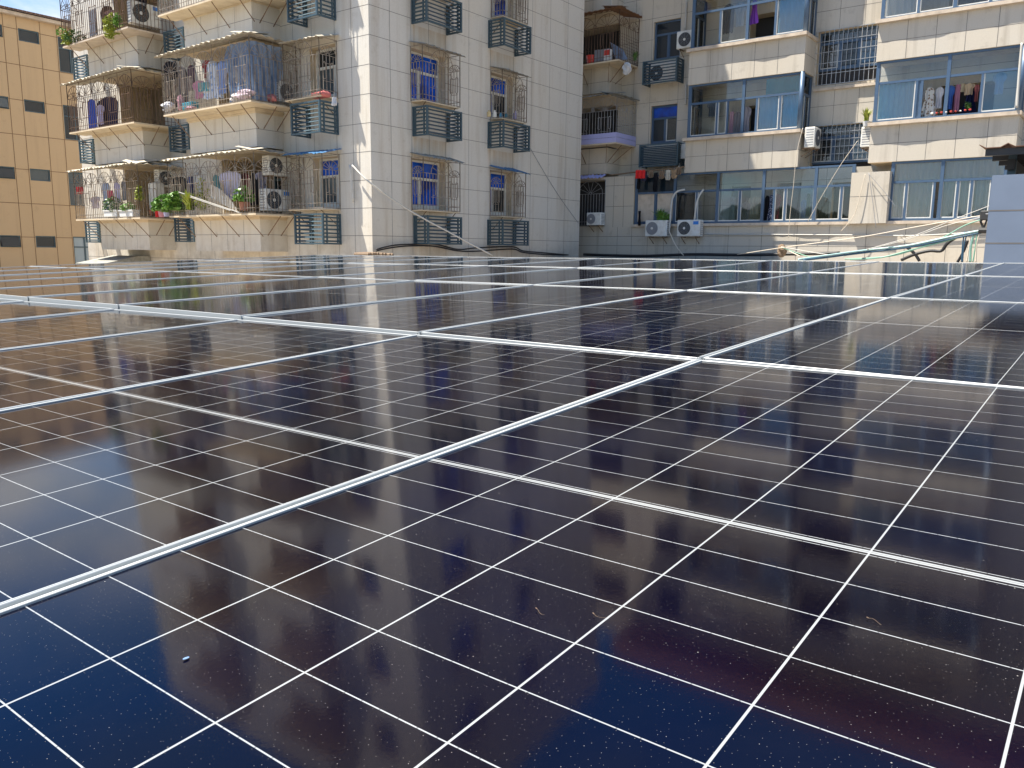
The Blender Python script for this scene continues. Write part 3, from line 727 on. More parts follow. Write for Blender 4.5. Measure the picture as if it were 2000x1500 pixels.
m = MB(); m.box((15.9, q.y-.05, zr-.30), (21, q.y+.05, zr-.13)); m.build('beam', M['steel_dark'], sh, world=True)

# ------------------------------------------------------------------ louvred boxes for air conditioners
def louver_box(name, label, loc, rz, W_, D, H, n=7, group='blue louvred boxes on the apartment walls'):
    t = thing(name, label, 'louvre box', loc, rz, group); h = W_/2; p = .026
    m = MB()
    for sx in (-1, 1):
        for y in (-D, -.02): m.box((sx*h-p, y-p, 0), (sx*h+p, y+p, H))
    for z in (0, H-.05):
        m.box((-h+p, -D-p*.9, z+.002), (h-p, -D+p*.9, z+.048))
        for sx in (-1, 1): m.box((sx*h-p*.9, -D+p, z+.002), (sx*h+p*.9, -.02-p, z+.048))
    m.build('frame', M['louver'], t)
    m = MB()
    for i in range(n):
        z = .09+(H-.2)*i/(n-1); m.prism([(-D-.016, z-.012), (-D+.010, z+.026), (-D+.020, z+.022), (-D-.004, z-.018)], 0, -h+p, h-p)
    m.build('front_slats', M['louver'], t)
    for sx in (-1, 1):
        m = MB()
        for i in range(n):
            z = .09+(H-.2)*i/(n-1); m.prism([(sx*h-.016*sx, z-.014), (sx*h+.010*sx, z+.024), (sx*h+.018*sx, z+.018), (sx*h-.006*sx, z-.020)][::sx], 1, -D+p, -.02-p)
        for y in (-D*.18, -D*.78): m.box((sx*h-.02, y-.018, .05), (sx*h+.02, y+.018, H-.05))
        m.build('side_slats', M['louver'], t)
    return t
flr = ['lowest', 'middle', 'upper']
for n in range(3):
    z = S*n
    louver_box('louver_box', '%s dark blue louvre box under the wider window column of the grey side wall' % flr[n], (17.30, YR, .18+2.93*n), 0, 1.40, .54, .79)
    louver_box('louver_box', '%s dark blue louvre box under the narrower window column near the inner corner' % flr[n], (20.55, YR, .19+2.94*n), 0, 1.32, .60, .79)
    louver_box('louver_box', '%s dark blue louvre box between the balconies and the sunlit corner strip' % flr[n], (XL, 17.98, .14+2.92*n), LROT, 1.17, .62, .83)
    louver_box('louver_box', '%s dark blue louvre box in the recess between the two caged balcony stacks' % flr[n], (XL, 24.33, .20+2.85*n), LROT, 1.08, .52, .78)
    louver_box('louver_box', '%s dark blue louvre box at the far left end of the caged block' % flr[n], (XL, 30.45, .17+2.86*n), LROT, 1.02, .52, .80)
louver_box('louver_box', 'dark louvre box holding a white air conditioner, upper left of the wing', (WM_, 13.98, 5.96), LROT, 1.30, .55, .80, group='blue louvred boxes on the wing')
louver_box('louver_box', 'dark louvre box with closed grey slats above the ragged clothes, wing', (WM_, 13.9, 3.08), LROT, 1.50, .55, .80, n=11, group='blue louvred boxes on the wing')
m = MB(); m.box((WM_-.45, 13.25, 3.12), (WM_-.06, 14.55, 3.78)); tag(m.build('storage_box', M['alu_white']), 'pale grey box filling the lower louvre box of the wing', 'box')

# ------------------------------------------------------------------ security cages
def grille_panel(m, o, ux, L, H, r=.0092, fan=.72, loops=True, deco=.70):
    """wrought bars in the plane through o along unit vector ux; bars below, fans with rays above"""
    o = Vector(o); ux = Vector(ux); Z = Vector((0, 0, 1))
    P = lambda a, b: o + ux*a + Z*b
    zt = H*deco
    for z in (.02, .14, zt, H-.01): m.bar(P(0, z), P(L, z), r)
    k = max(2, round(L/.125))
    for i in range(k+1):
        a = L*i/k; m.bar(P(a, 0), P(a, zt if 0 < i < k else H), r*(1.0 if 0 < i < k else 1.5))
    nf = max(1, int(L/fan)); w = L/nf; R_ = min(w*.42, H-zt-.03)
    for f in range(nf):
        c = w*(f+.5)
        arc = [P(c+R_*1.15*math.cos(t), zt+R_*math.sin(t)) for t in [math.pi*j/10 for j in range(11)]]
        m.tube(arc, r, 4, False)
        for j in range(1, 7):
            t = math.pi*j/7; m.bar(P(c+.06*math.cos(t), zt+.06*math.sin(t)), P(c+R_*1.12*math.cos(t), zt+R_*.98*math.sin(t)), r*.8)
        m.tube([P(c+.06*math.cos(t), zt+.06*math.sin(t)) for t in [math.pi*j/6 for j in range(7)]], r, 4, False)
        if f: 
            a = w*f; m.bar(P(a, zt), P(a, H), r)
            m.tube([P(a+.08*math.cos(t), zt+.12*math.sin(t)) for t in [math.pi*j/6 for j in range(7)]], r, 4, False)
        if loops:
            for q in (c-w*.22, c+w*.22):
                pts = [P(q+.05*math.cos(t), zt*.62+ (.16 if math.sin(t) > 0 else -.16) + .06*math.sin(t)) for t in [2*math.pi*j/14 for j in range(15)]]
                m.tube(pts, r, 4, False)
            m.bar(P(c-w*.3, zt*.80), P(c+w*.3, zt*.80), r*.8); m.bar(P(c-w*.3, zt*.36), P(c+w*.3, zt*.36), r*.8)
def corrugated(m, pts0, pts1, n, amp, th=.006, seedv=0):
    """sheet between edge pts0->pts1 (two corners each), ridges running from edge to edge"""
    rnd = random.Random(seedv); a0, a1 = map(Vector, pts0); b0, b1 = map(Vector, pts1); top = []; 
    for i in range(n*2+1):
        t = i/(n*2); dz = amp*(1 if i % 2 else -1)*.5 + rnd.uniform(-.012, .012); ex = rnd.uniform(-.03, .03)
        p = a0.lerp(a1, t); q = b0.lerp(b1, t); d = (q-p).normalized()
        top.append((p + Vector((0, 0, dz)), q + d*ex + Vector((0, 0, dz+rnd.uniform(-.012, .004)))))
    for (p, q), (p2, q2) in zip(top, top[1:]):
        o = Vector((0, 0, -th))
        m.face([p, q, q2, p2]); m.face([p+o, p2+o, q2+o, q+o]); m.face([q, q+o, q2+o, q2])
    (p, q), (p2, q2) = top[0], top[-1]; o = Vector((0, 0, -th)); m.face([p, p+o, q+o, q]); m.face([p2, q2, q2+o, p2+o])
def window_cage(name, label, loc, rz, W_, D, H, aw, mat='grille', seedv=1, tray=True, dz=.14, over=.12):
    t = thing(name, label, 'window cage', loc, rz, 'steel cages over the single windows'); h = W_/2
    m = MB(); grille_panel(m, (-h, -D, 0), (1, 0, 0), W_, H, fan=.8)
    m.build('front_grille', M[mat], t)
    for sx in (-1, 1):
        m = MB(); grille_panel(m, (sx*h, -D, 0), (0, 1, 0), D-.02, H, fan=.9, loops=True); m.build('side_grille', M[mat], t)
    m = MB(); corrugated(m, ((-h-.05, -.01, H+dz), (h+.12, -.01, H+dz)), ((-h-.05, -D-over, H+.01), (h+.12, -D-over, H-.03)), int(W_*7), .03, seedv=seedv); m.build('awning', M[aw], t)
    if tray:
        m = MB(); m.box((-h, -D+.01, -.035), (h, -.005, -.004)); m.build('floor_tray', M['plaster'], t)
    for sx in (-1, 1):
        m = MB(); m.bar((sx*h*.8, -D+.03, -.03), (sx*h*.8, -.01, -.42), .012); m.build('brace', M['brace'], t)
    return t
aws = {(0, 0): 'awning_grey', (0, 1): 'awning_grey', (1, 0): 'awning_blue', (1, 1): 'awning_grey'}
for n in range(3):
    nm = ['lower', 'middle', 'top'][n]
    window_cage('window_cage', '%s steel cage over the wider cobalt window of the grey side wall' % nm, (17.28, YR, 1.12+2.92*n), 0, 1.53, .46, 1.42, aws.get((0, n), 'awning_grey'), seedv=n)
    window_cage('window_cage', '%s steel cage over the narrower cobalt window near the inner corner' % nm, (20.62, YR, 1.09+2.94*n), 0, 1.26, .46, 1.40, aws.get((1, n), 'awning_grey'), seedv=5+n)
    window_cage('window_cage', '%s steel cage between the balcony cages and the sunlit corner strip' % nm, (XL, 18.13, 1.10+2.92*n), LROT, 1.50, .60, 1.46, ['awning_blue', 'awning', 'awning'][n], seedv=9+n)

def balcony_cage(label, Y0, Y1, z, H, mat, aw, seedv, sides=(1, 1), Xf=13.5, Xw=XL, tray_mat='plaster', braces=True, fan=.78):
    """wrap-around balcony cage; root at its lower right front corner, meshes in world axes"""
    t = thing('balcony_cage', label, 'balcony cage', (Xf, Y0, z), 0, 'wrap-around balcony cages'); o = Vector((Xf, Y0, z)); L = Y1-Y0; D = Xw-Xf
    m = MB(); grille_panel(m, (0, 0, 0), (0, 1, 0), L, H, fan=fan); m.build('front_grille', M[mat], t)
    m = MB(); grille_panel(m, (0, 0, 0), (1, 0, 0), D-.02, H, fan=.72); m.build('side_grille', M[mat], t)
    if sides[1]:
        m = MB(); grille_panel(m, (0, L, 0), (1, 0, 0), .6, H, fan=.6); m.build('side_grille', M[mat], t)
    m = MB(); corrugated(m, ((.72, -.05, H+.20), (.72, L+.15, H+.16)), ((-.16, -.10, H+.05), (-.16, L+.15, H+.0)), int(L*4.6), .045, seedv=seedv)
    m.build('awning', M[aw], t)
    m = MB(); corrugated(m, ((-.1, .70, H+.18), (D+.1, .70, H+.18)), ((-.14, -.12, H+.04), (D+.1, -.14, H+.03)), int(D*4.6), .04, seedv=seedv+50)
    m.build('awning', M[aw], t)
    m = MB(); m.box((-.02, -.02, -.05), (.545, L+.01, -.006)); m.box((.545, -.02, -.05), (D-.005, .62, -.006)); m.build('floor_tray', M[tray_mat], t)
    if braces:
        k = 4
        for i in range(k):
            m = MB(); y = .55+(L-.9)*i/(k-1); m.bar((.05, y, -.05), (.60, y, -.62), .013); m.build('brace', M['brace'], t)
        for i in range(2):
            m = MB(); x = .85+.45*i; m.bar((x, .05, -.05), (x, .69, -.6), .013); m.build('brace', M['brace'], t)
    return t
C1 = (19.08, 23.40); C2 = (25.16, 29.45); 
balcony_cage('middle cage of the nearer balcony stack, with a blue tarpaulin hung inside', *C1, 3.92, 1.64, 'grille', 'awning', 1)
balcony_cage('lowest cage of the nearer balcony stack, ferns and an air conditioner inside', *C1, .97, 1.62, 'grille', 'awning', 2)
balcony_cage('topmost cage of the nearer balcony stack, cut by the picture edge', *C1, 6.72, 1.64, 'grille', 'awning', 3)
balcony_cage('middle rusty cage of the farther balcony stack, dark clothes inside', *C2, 3.88, 1.56, 'grille_dark', 'awning', 4)
balcony_cage('lowest cage of the farther balcony stack, white planters along its floor', *C2, .96, 1.62, 'grille', 'awning', 5)
balcony_cage('topmost cage of the farther balcony stack, yellow green plants hanging out', *C2, 6.68, 1.64, 'grille_dark', 'awning', 6, tray_mat='sill')

# caged corner balconies of the wing, half hidden by the grey side wall
for n in (1, 2, 3):
    z = S*n; b = MB(); X0, X1 = 26.5, WM_
    wall(b, PX(X0), 15.82, 19.5, z-.0, z+.93, (), [z+.38], [16.6, 17.4]); wall(b, PY(15.82), X0, X1, z, z+.93, (), [z+.38], [])
    b.m = 2; b.face([(X0, 15.82, z), (X0, 19.5, z), (X1, 19.5, z), (X1, 15.82, z)]); b.face([(X0, 15.82, z+.93), (X1, 15.82, z+.93), (X1, 19.5, z+.93), (X0, 19.5, z+.93)])
    b.build('parapet', [M['tile_wing'], M['joint'], M['plaster']], bW, world=True)
def wing_cage(label, z, H, mat, aw, lav=False, seedv=0):
    t = thing('balcony_cage', label, 'balcony cage', (25.95, 15.15, z), 0, 'caged corner balconies of the wing'); L = 4.0; D = 1.42
    m = MB(); grille_panel(m, (0, 0, 0), (0, 1, 0), L, H, fan=.9); m.build('front_grille', M[mat], t)
    m = MB(); grille_panel(m, (0, 0, 0), (1, 0, 0), D, H, fan=.7, loops=False)
    for i in range(8): m.bar((.0, .0, .2+.1*i), (D, 0, .2+.1*i), .006)
    m.build('side_grille', M[mat], t)
    m = MB(); corrugated(m, ((.6, -.02, H+.22), (.6, L, H+.22)), ((-.22, -.15, H+.06), (-.22, L, H-.02)), 18, .04, seedv=seedv); m.build('awning', M[aw], t)
    m = MB(); corrugated(m, ((-.12, .68, H+.2), (D, .68, H+.2)), ((-.2, -.14, H+.05), (D, -.14, H+.03)), 7, .04, seedv=seedv+3); m.build('awning', M[aw], t)
    m = MB(); m.box((-.02, -.02, -.05), (.56, L, -.004)); m.box((.56, -.02, -.05), (D, .66, -.004)); m.build('floor_tray', M['plaster'], t)
    if lav:
        m = MB(); m.box((-.03, -.03, 0), (-.012, L, .17)); m.box((-.03, -.03, .18), (-.012, L, .34)); m.box((-.011, -.03, 0), (D, -.012, .17)); m.box((-.011, -.03, .18), (D, -.012, .34)); m.build('kick_panel', M['lav'], t)
    for i in range(3):
        m = MB(); y = .4+1.2*i; m.bar((.05, y, -.05), (.55, .72 if i == 0 else y, -.62), .014); m.build('brace', M['brace'], t)
    for i in range(2):
        m = MB(); x = .5+.75*i; m.bar((x, .05, -.05), (.57 if i == 0 else x-.3, .66, -.62), .014); m.build('brace', M['brace'], t)
wing_cage('rusty brown cage at the inner corner, holding a bucket and a grey board', 6.75, 1.66, 'grille_dark', 'awning_brown', seedv=2)
wing_cage('caged corner balcony with a lavender kick panel at the inner corner', 3.92, 1.60, 'grille_grey', 'awning_grey', True, seedv=4)
m = MB()
t = thing('window_cage', 'dark cage at the inner corner, lowest, with a small air conditioner', 'window cage', (WF, 17.05, 1.0), LROT, 'steel cages over the single windows')
m = MB(); grille_panel(m, (-1.3, -.03, 0), (1, 0, 0), 2.6, 1.66, fan=1.1, loops=False); m.build('front_grille', M['grille_grey'], t)
m = MB(); corrugated(m, ((-1.3, -.0, 1.86), (1.3, -.0, 1.86)), ((-1.3, -.35, 1.72), (1.3, -.35, 1.72)), 16, .04, seedv=8); m.build('awning', M['lav'], t)

# ------------------------------------------------------------------ air conditioners
def ac(label, loc, rz, W_=.80, H=.56, D=.28, badge=True, fan=-.14, brackets=True, grey=False, group='outdoor air conditioner units'):
    t = thing('air_conditioner', label, 'air conditioner', loc, rz, group); h = W_/2
    m = MB(); m.bbox((-h, -D, 0), (h, 0, H), .018); m.build('casing', M['ac_white'], t)
    m = MB(); R_ = H*.40; c = (fan*W_/.8, -D+.004, H*.5)
    m.disc((c[0], -D-.001, c[2]), R_, .004, 28); m.build('fan_opening', M['ac_grey' if grey else 'ac_dark'], t)
    m = MB()
    for q in (.98, .8, .62, .44): m.tube([(c[0]+R_*q*math.cos(a), -D-.012, c[2]+R_*q*math.sin(a)) for a in [2*math.pi*j/24 for j in range(25)]], .0035, 4, False)
    for j in range(8): a = math.pi*j/4; m.bar((c[0], -D-.013, c[2]), (c[0]+R_*math.cos(a), -D-.013, c[2]+R_*math.sin(a)), .003)
    m.build('fan_guard', M['ac_grey'], t)
    m = MB(); m.disc((c[0], -D-.014, c[2]), R_*.2, .006, 16); m.build('fan_hub', M['ac_white'], t)
    m = MB()
    for i in range(7): z = .08+(H-.16)*i/6; m.box((h-.0, -D+.04, z-.012), (h+.003, -.05, z+.012)); m.box((-h-.003, -D+.04, z-.012), (-h, -.05, z+.012))
    m.build('side_vent', M['ac_grey'], t)
    if badge: m = MB(); m.box((h-.24, -D-.006, H-.16), (h-.05, -D, H-.05)); m.build('badge', M['badge'], t)
    if brackets:
        for sx in (-1, 1):
            m = MB(); x = sx*h*.62; m.box((x-.015, -D, -.03), (x+.015, .12, -.002)); m.bar((x, -D+.03, -.03), (x, .1, -.26), .012); m.build('bracket', M['brace'], t)
    return t
def put(px, py, plane, v): 
    q = atX(px, py, v) if plane == 'x' else atY(px, py, v); return (q.x, q.y, q.z)
q = put(277, 53, 'y', 25.55); ac('large air conditioner with a blue badge in the top cage of the farther stack', q, 0, .95, .66, .3, brackets=False)
q = put(195, 42, 'x', 15.6); ac('round fanned white unit among laundry in the top farther cage', q, LROT, .6, .6, .3, badge=False, fan=0, brackets=False)
q = put(566, 206, 'y', 19.55); ac('air conditioner beside the blue tarpaulin in the middle nearer cage', (q[0]-.18, q[1], q[2]), 0, .80, .56, .3, brackets=False)
q = put(550, 346, 'y', 19.75); ac('upper of two air conditioners in the lowest nearer cage, mounted on the wall', (14.62, 19.74, q[2]), 0, .78, .54, .3, badge=False)
q = put(532, 413, 'y', 19.5); ac('lower air conditioner with a blue badge in the lowest nearer cage', q, 0, .86, .60, .3, brackets=False)
q = put(321, 366, 'y', 25.78); ac('air conditioner on the side wall of the lowest farther cage', (14.75, 25.77, q[2]), 0, .75, .55, .28, badge=False)
q = put(1340, 94, 'x', 27.1); ac('air conditioner on the wing wall left of the top glazed bay', (27.36, q[1], q[2]), LROT, .72, .58, .3, badge=False, fan=-.06)
ac('air conditioner inside the dark louvre box of the wing', (WM_-.06, 13.95, 6.03), LROT, 1.0, .64, .3, badge=False, fan=-.2, brackets=False)
q = put(1286, 462, 'x', 26.2); ac('left of two air conditioners below the long window band, leafy plant on top', (WF-.08, q[1], q[2]), LROT, .84, .56, .3, badge=False, fan=-.14, grey=True)
q = put(1349, 462, 'x', 26.2); ac('right of two air conditioners below the long window band, blue badge', (WF-.08, q[1], q[2]), LROT, .84, .56, .3)
q = put(1580, 292, 'y', 8.5); ac('yellowed air conditioner on the side of the middle glazed bay', (26.75, 8.60, q[2]+.04), 0, .62, .62, .32, badge=False, fan=0)
q = put(1688, 286, 'x', 26.5); ac('air conditioner below the small spiky plant, beside the right glazed bay', (26.98, 6.62, q[2]), math.pi, .66, .60, .34, badge=False, fan=.05)
q = put(1162, 440, 'x', 26.1); ac('small air conditioner in the dark cage at the inner corner', (WF-.06, q[1], q[2]), LROT, .62, .46, .3, badge=False, grey=True)
q = put(1333, 310, 'x', 27.1); m = MB(); m.bbox((27.1, q[1]-.16, q[2]), (27.39, q[1]+.16, q[2]+.52)); m.box((27.09, q[1]-.1, q[2]+.3), (27.1, q[1]+.1, q[2]+.42)); tag(m.build('meter_box', M['ac_white']), 'small white box on the wing wall beside the lower louvre box', 'box')

# ------------------------------------------------------------------ laundry: every garment hangs on its own
def garment(kind, label, px, y0, y1, wpx, col, plane='x', v=13.9, rz=None, cat=None, sway=0.):
    """px, y0, y1, wpx: where the photo shows it; real size follows from the depth of the plane it hangs in"""
    f_ = atX if plane == 'x' else atY; wpx *= 1.3; y1 = y1+.06*(y1-y0)
    a, b = f_(px, y0, v), f_(px, y1, v); H = a.z-b.z; l, r_ = f_(px-wpx/2, y0, v), f_(px+wpx/2, y0, v); W_ = (r_-l).length
    o3 = random.uniform(0, 6); th = .035; n = 12
    prof = {'shirt': [(0, .16), (.03, .30), (.10, .50), (.30, .52), (.42, .44), (.44, .33), (.7, .34), (1, .36)],
            'dress': [(0, .12), (.05, .26), (.2, .28), (.4, .25), (.7, .40), (1, .52)],
            'trousers': [(0, .36), (.08, .42), (.35, .48), (.7, .46), (1, .45)],
            'towel': [(0, .48), (.3, .50), (.7, .47), (1, .5)],
            'coat': [(0, .14), (.06, .38), (.2, .5), (.6, .48), (1, .46)],
            'sock': [(0, .4), (.5, .35), (.8, .45), (1, .3)]}[kind]
    def half(t):
        for (t0, a0), (t1, a1) in zip(prof, prof[1:]):
            if t <= t1: return a0+(a1-a0)*(t-t0)/(t1-t0+1e-9)
        return prof[-1][1]
    rows = 14; m = MB(); fr = []; bk = []
    for i in range(rows+1):
        t = i/rows; hw = half(t)*W_; z = -H*t
        zr = [(z - (.05*H*abs(math.sin(j*2.1+o3)) if i == rows else 0)) for j in range(n+1)]
        fold = lambda j: (.012+.028*t)*math.sin(j*1.25+o3+.5*t)+.015*math.sin(j*.5+2*o3)
        fr.append([(-hw+2*hw*j/n+sway*t*t*H, -th/2*math.sin(math.pi*j/n)+fold(j), zr[j]) for j in range(n+1)])
        bk.append([(-hw+2*hw*j/n+sway*t*t*H, th/2*math.sin(math.pi*j/n)+.004+fold(j), zr[j]) for j in range(n+1)])
    gap = range(n//2-0, n//2+1) if kind == 'trousers' else ()
    for i in range(rows):
        for j in range(n):
            if kind == 'trousers' and i > rows*.4 and j in (n//2-1, n//2) and i % 1 == 0 and j == n//2: continue
            m.face([fr[i][j], fr[i+1][j], fr[i+1][j+1], fr[i][j+1]]); m.face([bk[i][j], bk[i][j+1], bk[i+1][j+1], bk[i+1][j]])
        m.face([fr[i][0], bk[i][0], bk[i+1][0], fr[i+1][0]]); m.face([fr[i][n], fr[i+1][n], bk[i+1][n], bk[i][n]])
    for j in range(n): m.face([fr[0][j], fr[0][j+1], bk[0][j+1], bk[0][j]]); m.face([fr[rows][j], bk[rows][j], bk[rows][j+1], fr[rows][j+1]])
    o = m.build({'shirt': 'shirt', 'dress': 'dress', 'trousers': 'trousers', 'towel': 'towel', 'coat': 'coat', 'sock': 'hanging_rag'}[kind], M[col] if isinstance(col, str) else cloth(col), None)
    o.location = a; o.rotation_euler = (0, 0, (LROT if plane == 'x' else 0) + random.uniform(-.25, .25) if rz is None else rz)
    tag(o, label, cat or {'shirt': 'shirt', 'dress': 'dress', 'trousers': 'trousers', 'towel': 'towel', 'coat': 'coat', 'sock': 'rag'}[kind], 'laundry')
    h = MB(); h.tube([(0, 0, .10), (.02, 0, .12), (.03, 0, .08), (0, 0, .04), (0, 0, .01)], .005, 4); h.bar((-W_*.2, 0, -.02), (0, 0, .02), .005); h.bar((W_*.2, 0, -.02), (0, 0, .02), .005)
    h.build('hanger', M['grille_grey'], o)
    return o
navy, black, lilac, grey, white, sky_, red = (.02, .03, .09), (.012, .012, .015), (.45, .42, .60), (.22, .22, .24), (.62, .63, .66), (.24, .36, .62), (.42, .04, .05)
# nearer stack, middle cage
garment('dress', 'pale blue striped dress left of the blue tarpaulin in the middle nearer cage', 413, 120, 187, 22, 'stripe', v=13.85)
garment('shirt', 'blue and white shirt touching the left edge of the blue tarpaulin', 432, 120, 178, 20, (.22, .32, .60), v=13.8)
garment('shirt', 'red collared dark garment above the pale striped dress', 405, 118, 150, 14, (.30, .05, .06), v=14.0)
garment('shirt', 'dark floral blouse in the middle nearer cage, left of a pink hanger', 372, 128, 172, 20, (.10, .07, .10), v=14.0)
garment('shirt', 'small pink clothes hung on a round hanger in the middle nearer cage', 386, 158, 190, 20, (.55, .25, .36), v=13.8)
garment('towel', 'small teal cloth beside the pink clothes in the middle nearer cage', 398, 161, 177, 12, (.10, .36, .42), v=13.75)
garment('trousers', 'black trousers at the left end of the middle nearer cage', 332, 120, 205, 16, black, v=14.2)
garment('coat', 'dark grey coat behind the left bars of the middle nearer cage', 352, 130, 200, 22, (.06, .055, .06), v=14.3)
# nearer stack, lowest cage
garment('shirt', 'lilac white shirt hanging in front of the curved sheet, lowest nearer cage', 448, 335, 385, 26, (.55, .53, .68), v=13.95)
garment('shirt', 'second pale lilac shirt right of the lilac white one, lowest nearer cage', 461, 338, 378, 18, (.50, .50, .62), v=14.05)
garment('dress', 'teal dress above the curved sheet in the lowest nearer cage', 421, 342, 375, 16, (.10, .26, .30), v=14.1)
garment('coat', 'dark brown red coat right of the lilac shirts, lowest nearer cage', 478, 338, 390, 20, (.13, .03, .035), v=14.2)
garment('coat', 'black coat beside the corner post of the lowest nearer cage', 494, 338, 395, 20, black, v=14.2)
garment('shirt', 'grey lilac shirt behind the corner post of the lowest nearer cage', 510, 336, 372, 16, (.34, .33, .42), 'y', v=19.9)
garment('trousers', 'navy trousers near the left end of the lowest nearer cage', 372, 345, 395, 14, navy, v=14.2)
garment('towel', 'white towel hanging above the ferns in the lowest nearer cage', 386, 344, 392, 8, white, v=14.0)
garment('coat', 'black coat behind the ferns in the lowest nearer cage', 350, 345, 392, 20, black, v=14.4)
# farther stack
garment('coat', 'bright blue jacket in the middle farther cage', 178, 194, 246, 12, (.03, .10, .50), v=13.85)
garment('coat', 'large navy coat in the middle farther cage', 207, 190, 248, 34, (.015, .02, .06), v=13.9)
garment('shirt', 'lilac garment between the blue jacket and the navy coat', 196, 205, 240, 9, lilac, v=13.75)
garment('shirt', 'pale blue shirt in the lowest farther cage', 205, 357, 395, 14, (.34, .42, .58), v=13.9)
garment('trousers', 'blue jeans below the pale blue shirt, lowest farther cage', 206, 372, 418, 10, (.04, .09, .22), v=14.0)
garment('towel', 'pink red cloth in the lowest farther cage', 216, 372, 392, 8, (.46, .06, .12), v=13.85)
garment('shirt', 'lilac shirt right of the pink red cloth, lowest farther cage', 227, 357, 392, 14, lilac, v=13.85)
garment('shirt', 'grey shirt in the middle of the lowest farther cage', 240, 354, 388, 14, grey, v=13.95)
garment('shirt', 'white striped blouse at the left of the lowest farther cage', 186, 384, 405, 18, (.48, .42, .44), v=13.7)
garment('towel', 'red cloth on the left corner of the lowest farther cage', 155, 365, 378, 7, (.45, .02, .04), v=13.7)
garment('towel', 'long pale curtain like cloth in the top farther cage', 180, 20, 66, 15, (.46, .48, .53), v=14.0)
garment('shirt', 'pink brown blouse in the top farther cage', 214, 20, 36, 12, (.34, .20, .18), v=13.8)
garment('coat', 'dark brown coat in the top farther cage', 207, 12, 55, 16, (.07, .04, .035), v=14.2)
garment('coat', 'black cloth above the large air conditioner, top farther cage', 270, 0, 22, 36, black, v=14.2)
# wing bays
bx = 26.75
garment('coat', 'black trousers like coat in the top glazed bay of the wing', 1424, 8, 60, 16, (.015, .02, .03), v=bx)
garment('shirt', 'grey white shirt right of the black coat in the top glazed bay', 1447, 5, 47, 15, (.42, .44, .48), v=bx)
garment('dress', 'purple dress in the open middle of the top glazed bay', 1475, 0, 42, 14, (.22, .07, .45), v=bx)
garment('towel', 'cream cloth left of the purple dress in the top glazed bay', 1469, 12, 42, 6, (.52, .46, .34), v=bx+.1)
garment('shirt', 'grey shirt behind the left pane of the middle glazed bay', 1392, 200, 225, 14, (.20, .22, .26), v=bx+.2)
garment('towel', 'pink towel in the open sash of the middle glazed bay', 1430, 218, 258, 7, (.52, .34, .40), v=bx)
garment('coat', 'grey brown coat right of the pink towel, middle glazed bay', 1441, 218, 258, 13, (.20, .19, .20), v=bx)
garment('shirt', 'pale round collared shirt right of the middle post, middle glazed bay', 1459, 208, 252, 14, (.34, .33, .38), v=bx+.05)
garment('shirt', 'plain white shirt at the left of the open right hand bay', 1797, 176, 218, 15, white, v=bx)
garment('dress', 'white dress with brown floral pattern in the right hand bay', 1817, 171, 224, 24, 'floral', v=bx-.1)
garment('shirt', 'white shirt left of the middle post of the right hand bay', 1836, 170, 208, 13, (.56, .58, .62), v=bx)
garment('shirt', 'blue shirt right of the middle post of the right hand bay', 1858, 167, 209, 13, (.06, .16, .46), v=bx)
garment('towel', 'pink towel right of the blue shirt in the right hand bay', 1872, 165, 213, 7, (.46, .22, .32), v=bx)
garment('shirt', 'mauve shirt behind the pink towel in the right hand bay', 1866, 170, 216, 12, (.24, .12, .20), v=bx+.15)
garment('towel', 'thin cream scarf in the right hand bay', 1881, 163, 178, 5, (.62, .55, .40), v=bx)
garment('shirt', 'beige sleeveless top in the right hand bay', 1893, 163, 183, 18, (.50, .40, .28), v=bx)
garment('dress', 'long navy dress below the beige top in the right hand bay', 1896, 176, 216, 22, (.012, .016, .06), v=bx+.1)
garment('shirt', 'coral red shirt at the right of the open sash, right hand bay', 1909, 165, 195, 8, (.40, .14, .14), v=bx)
garment('shirt', 'white shirt behind the right pane of the right hand bay', 1954, 142, 180, 22, (.60, .62, .70), v=bx-.1)
# long window band
garment('dress', 'white dotted dark dress in the open pane of the long window band', 1507, 381, 426, 14, 'dots', v=26.6)
garment('shirt', 'dark red shirt beside the dotted dress, long window band', 1518, 378, 424, 12, (.24, .02, .05), v=26.65)
garment('coat', 'black coat left of the dotted dress, long window band', 1499, 382, 428, 9, black, v=26.6)
garment('shirt', 'grey shirt behind glass in the long window band', 1458, 395, 428, 16, grey, v=26.75)
garment('shirt', 'pale beige shirt with long sleeves in the long window band', 1475, 384, 415, 18, (.42, .41, .36), v=26.7)
garment('towel', 'beige cloth left of the pale shirts in the long window band', 1431, 385, 425, 9, (.34, .30, .24), v=26.75)
garment('coat', 'brown and black coat right of the crossed cables, long window band', 1609, 385, 428, 18, (.05, .035, .025), v=26.75)
garment('shirt', 'pale blue shirt in the long window band near the pier', 1571, 390, 425, 10, (.30, .38, .50), v=26.75)
garment('towel', 'green towel in the long window band near the pier', 1580, 378, 418, 5, (.20, .26, .16), v=26.7)
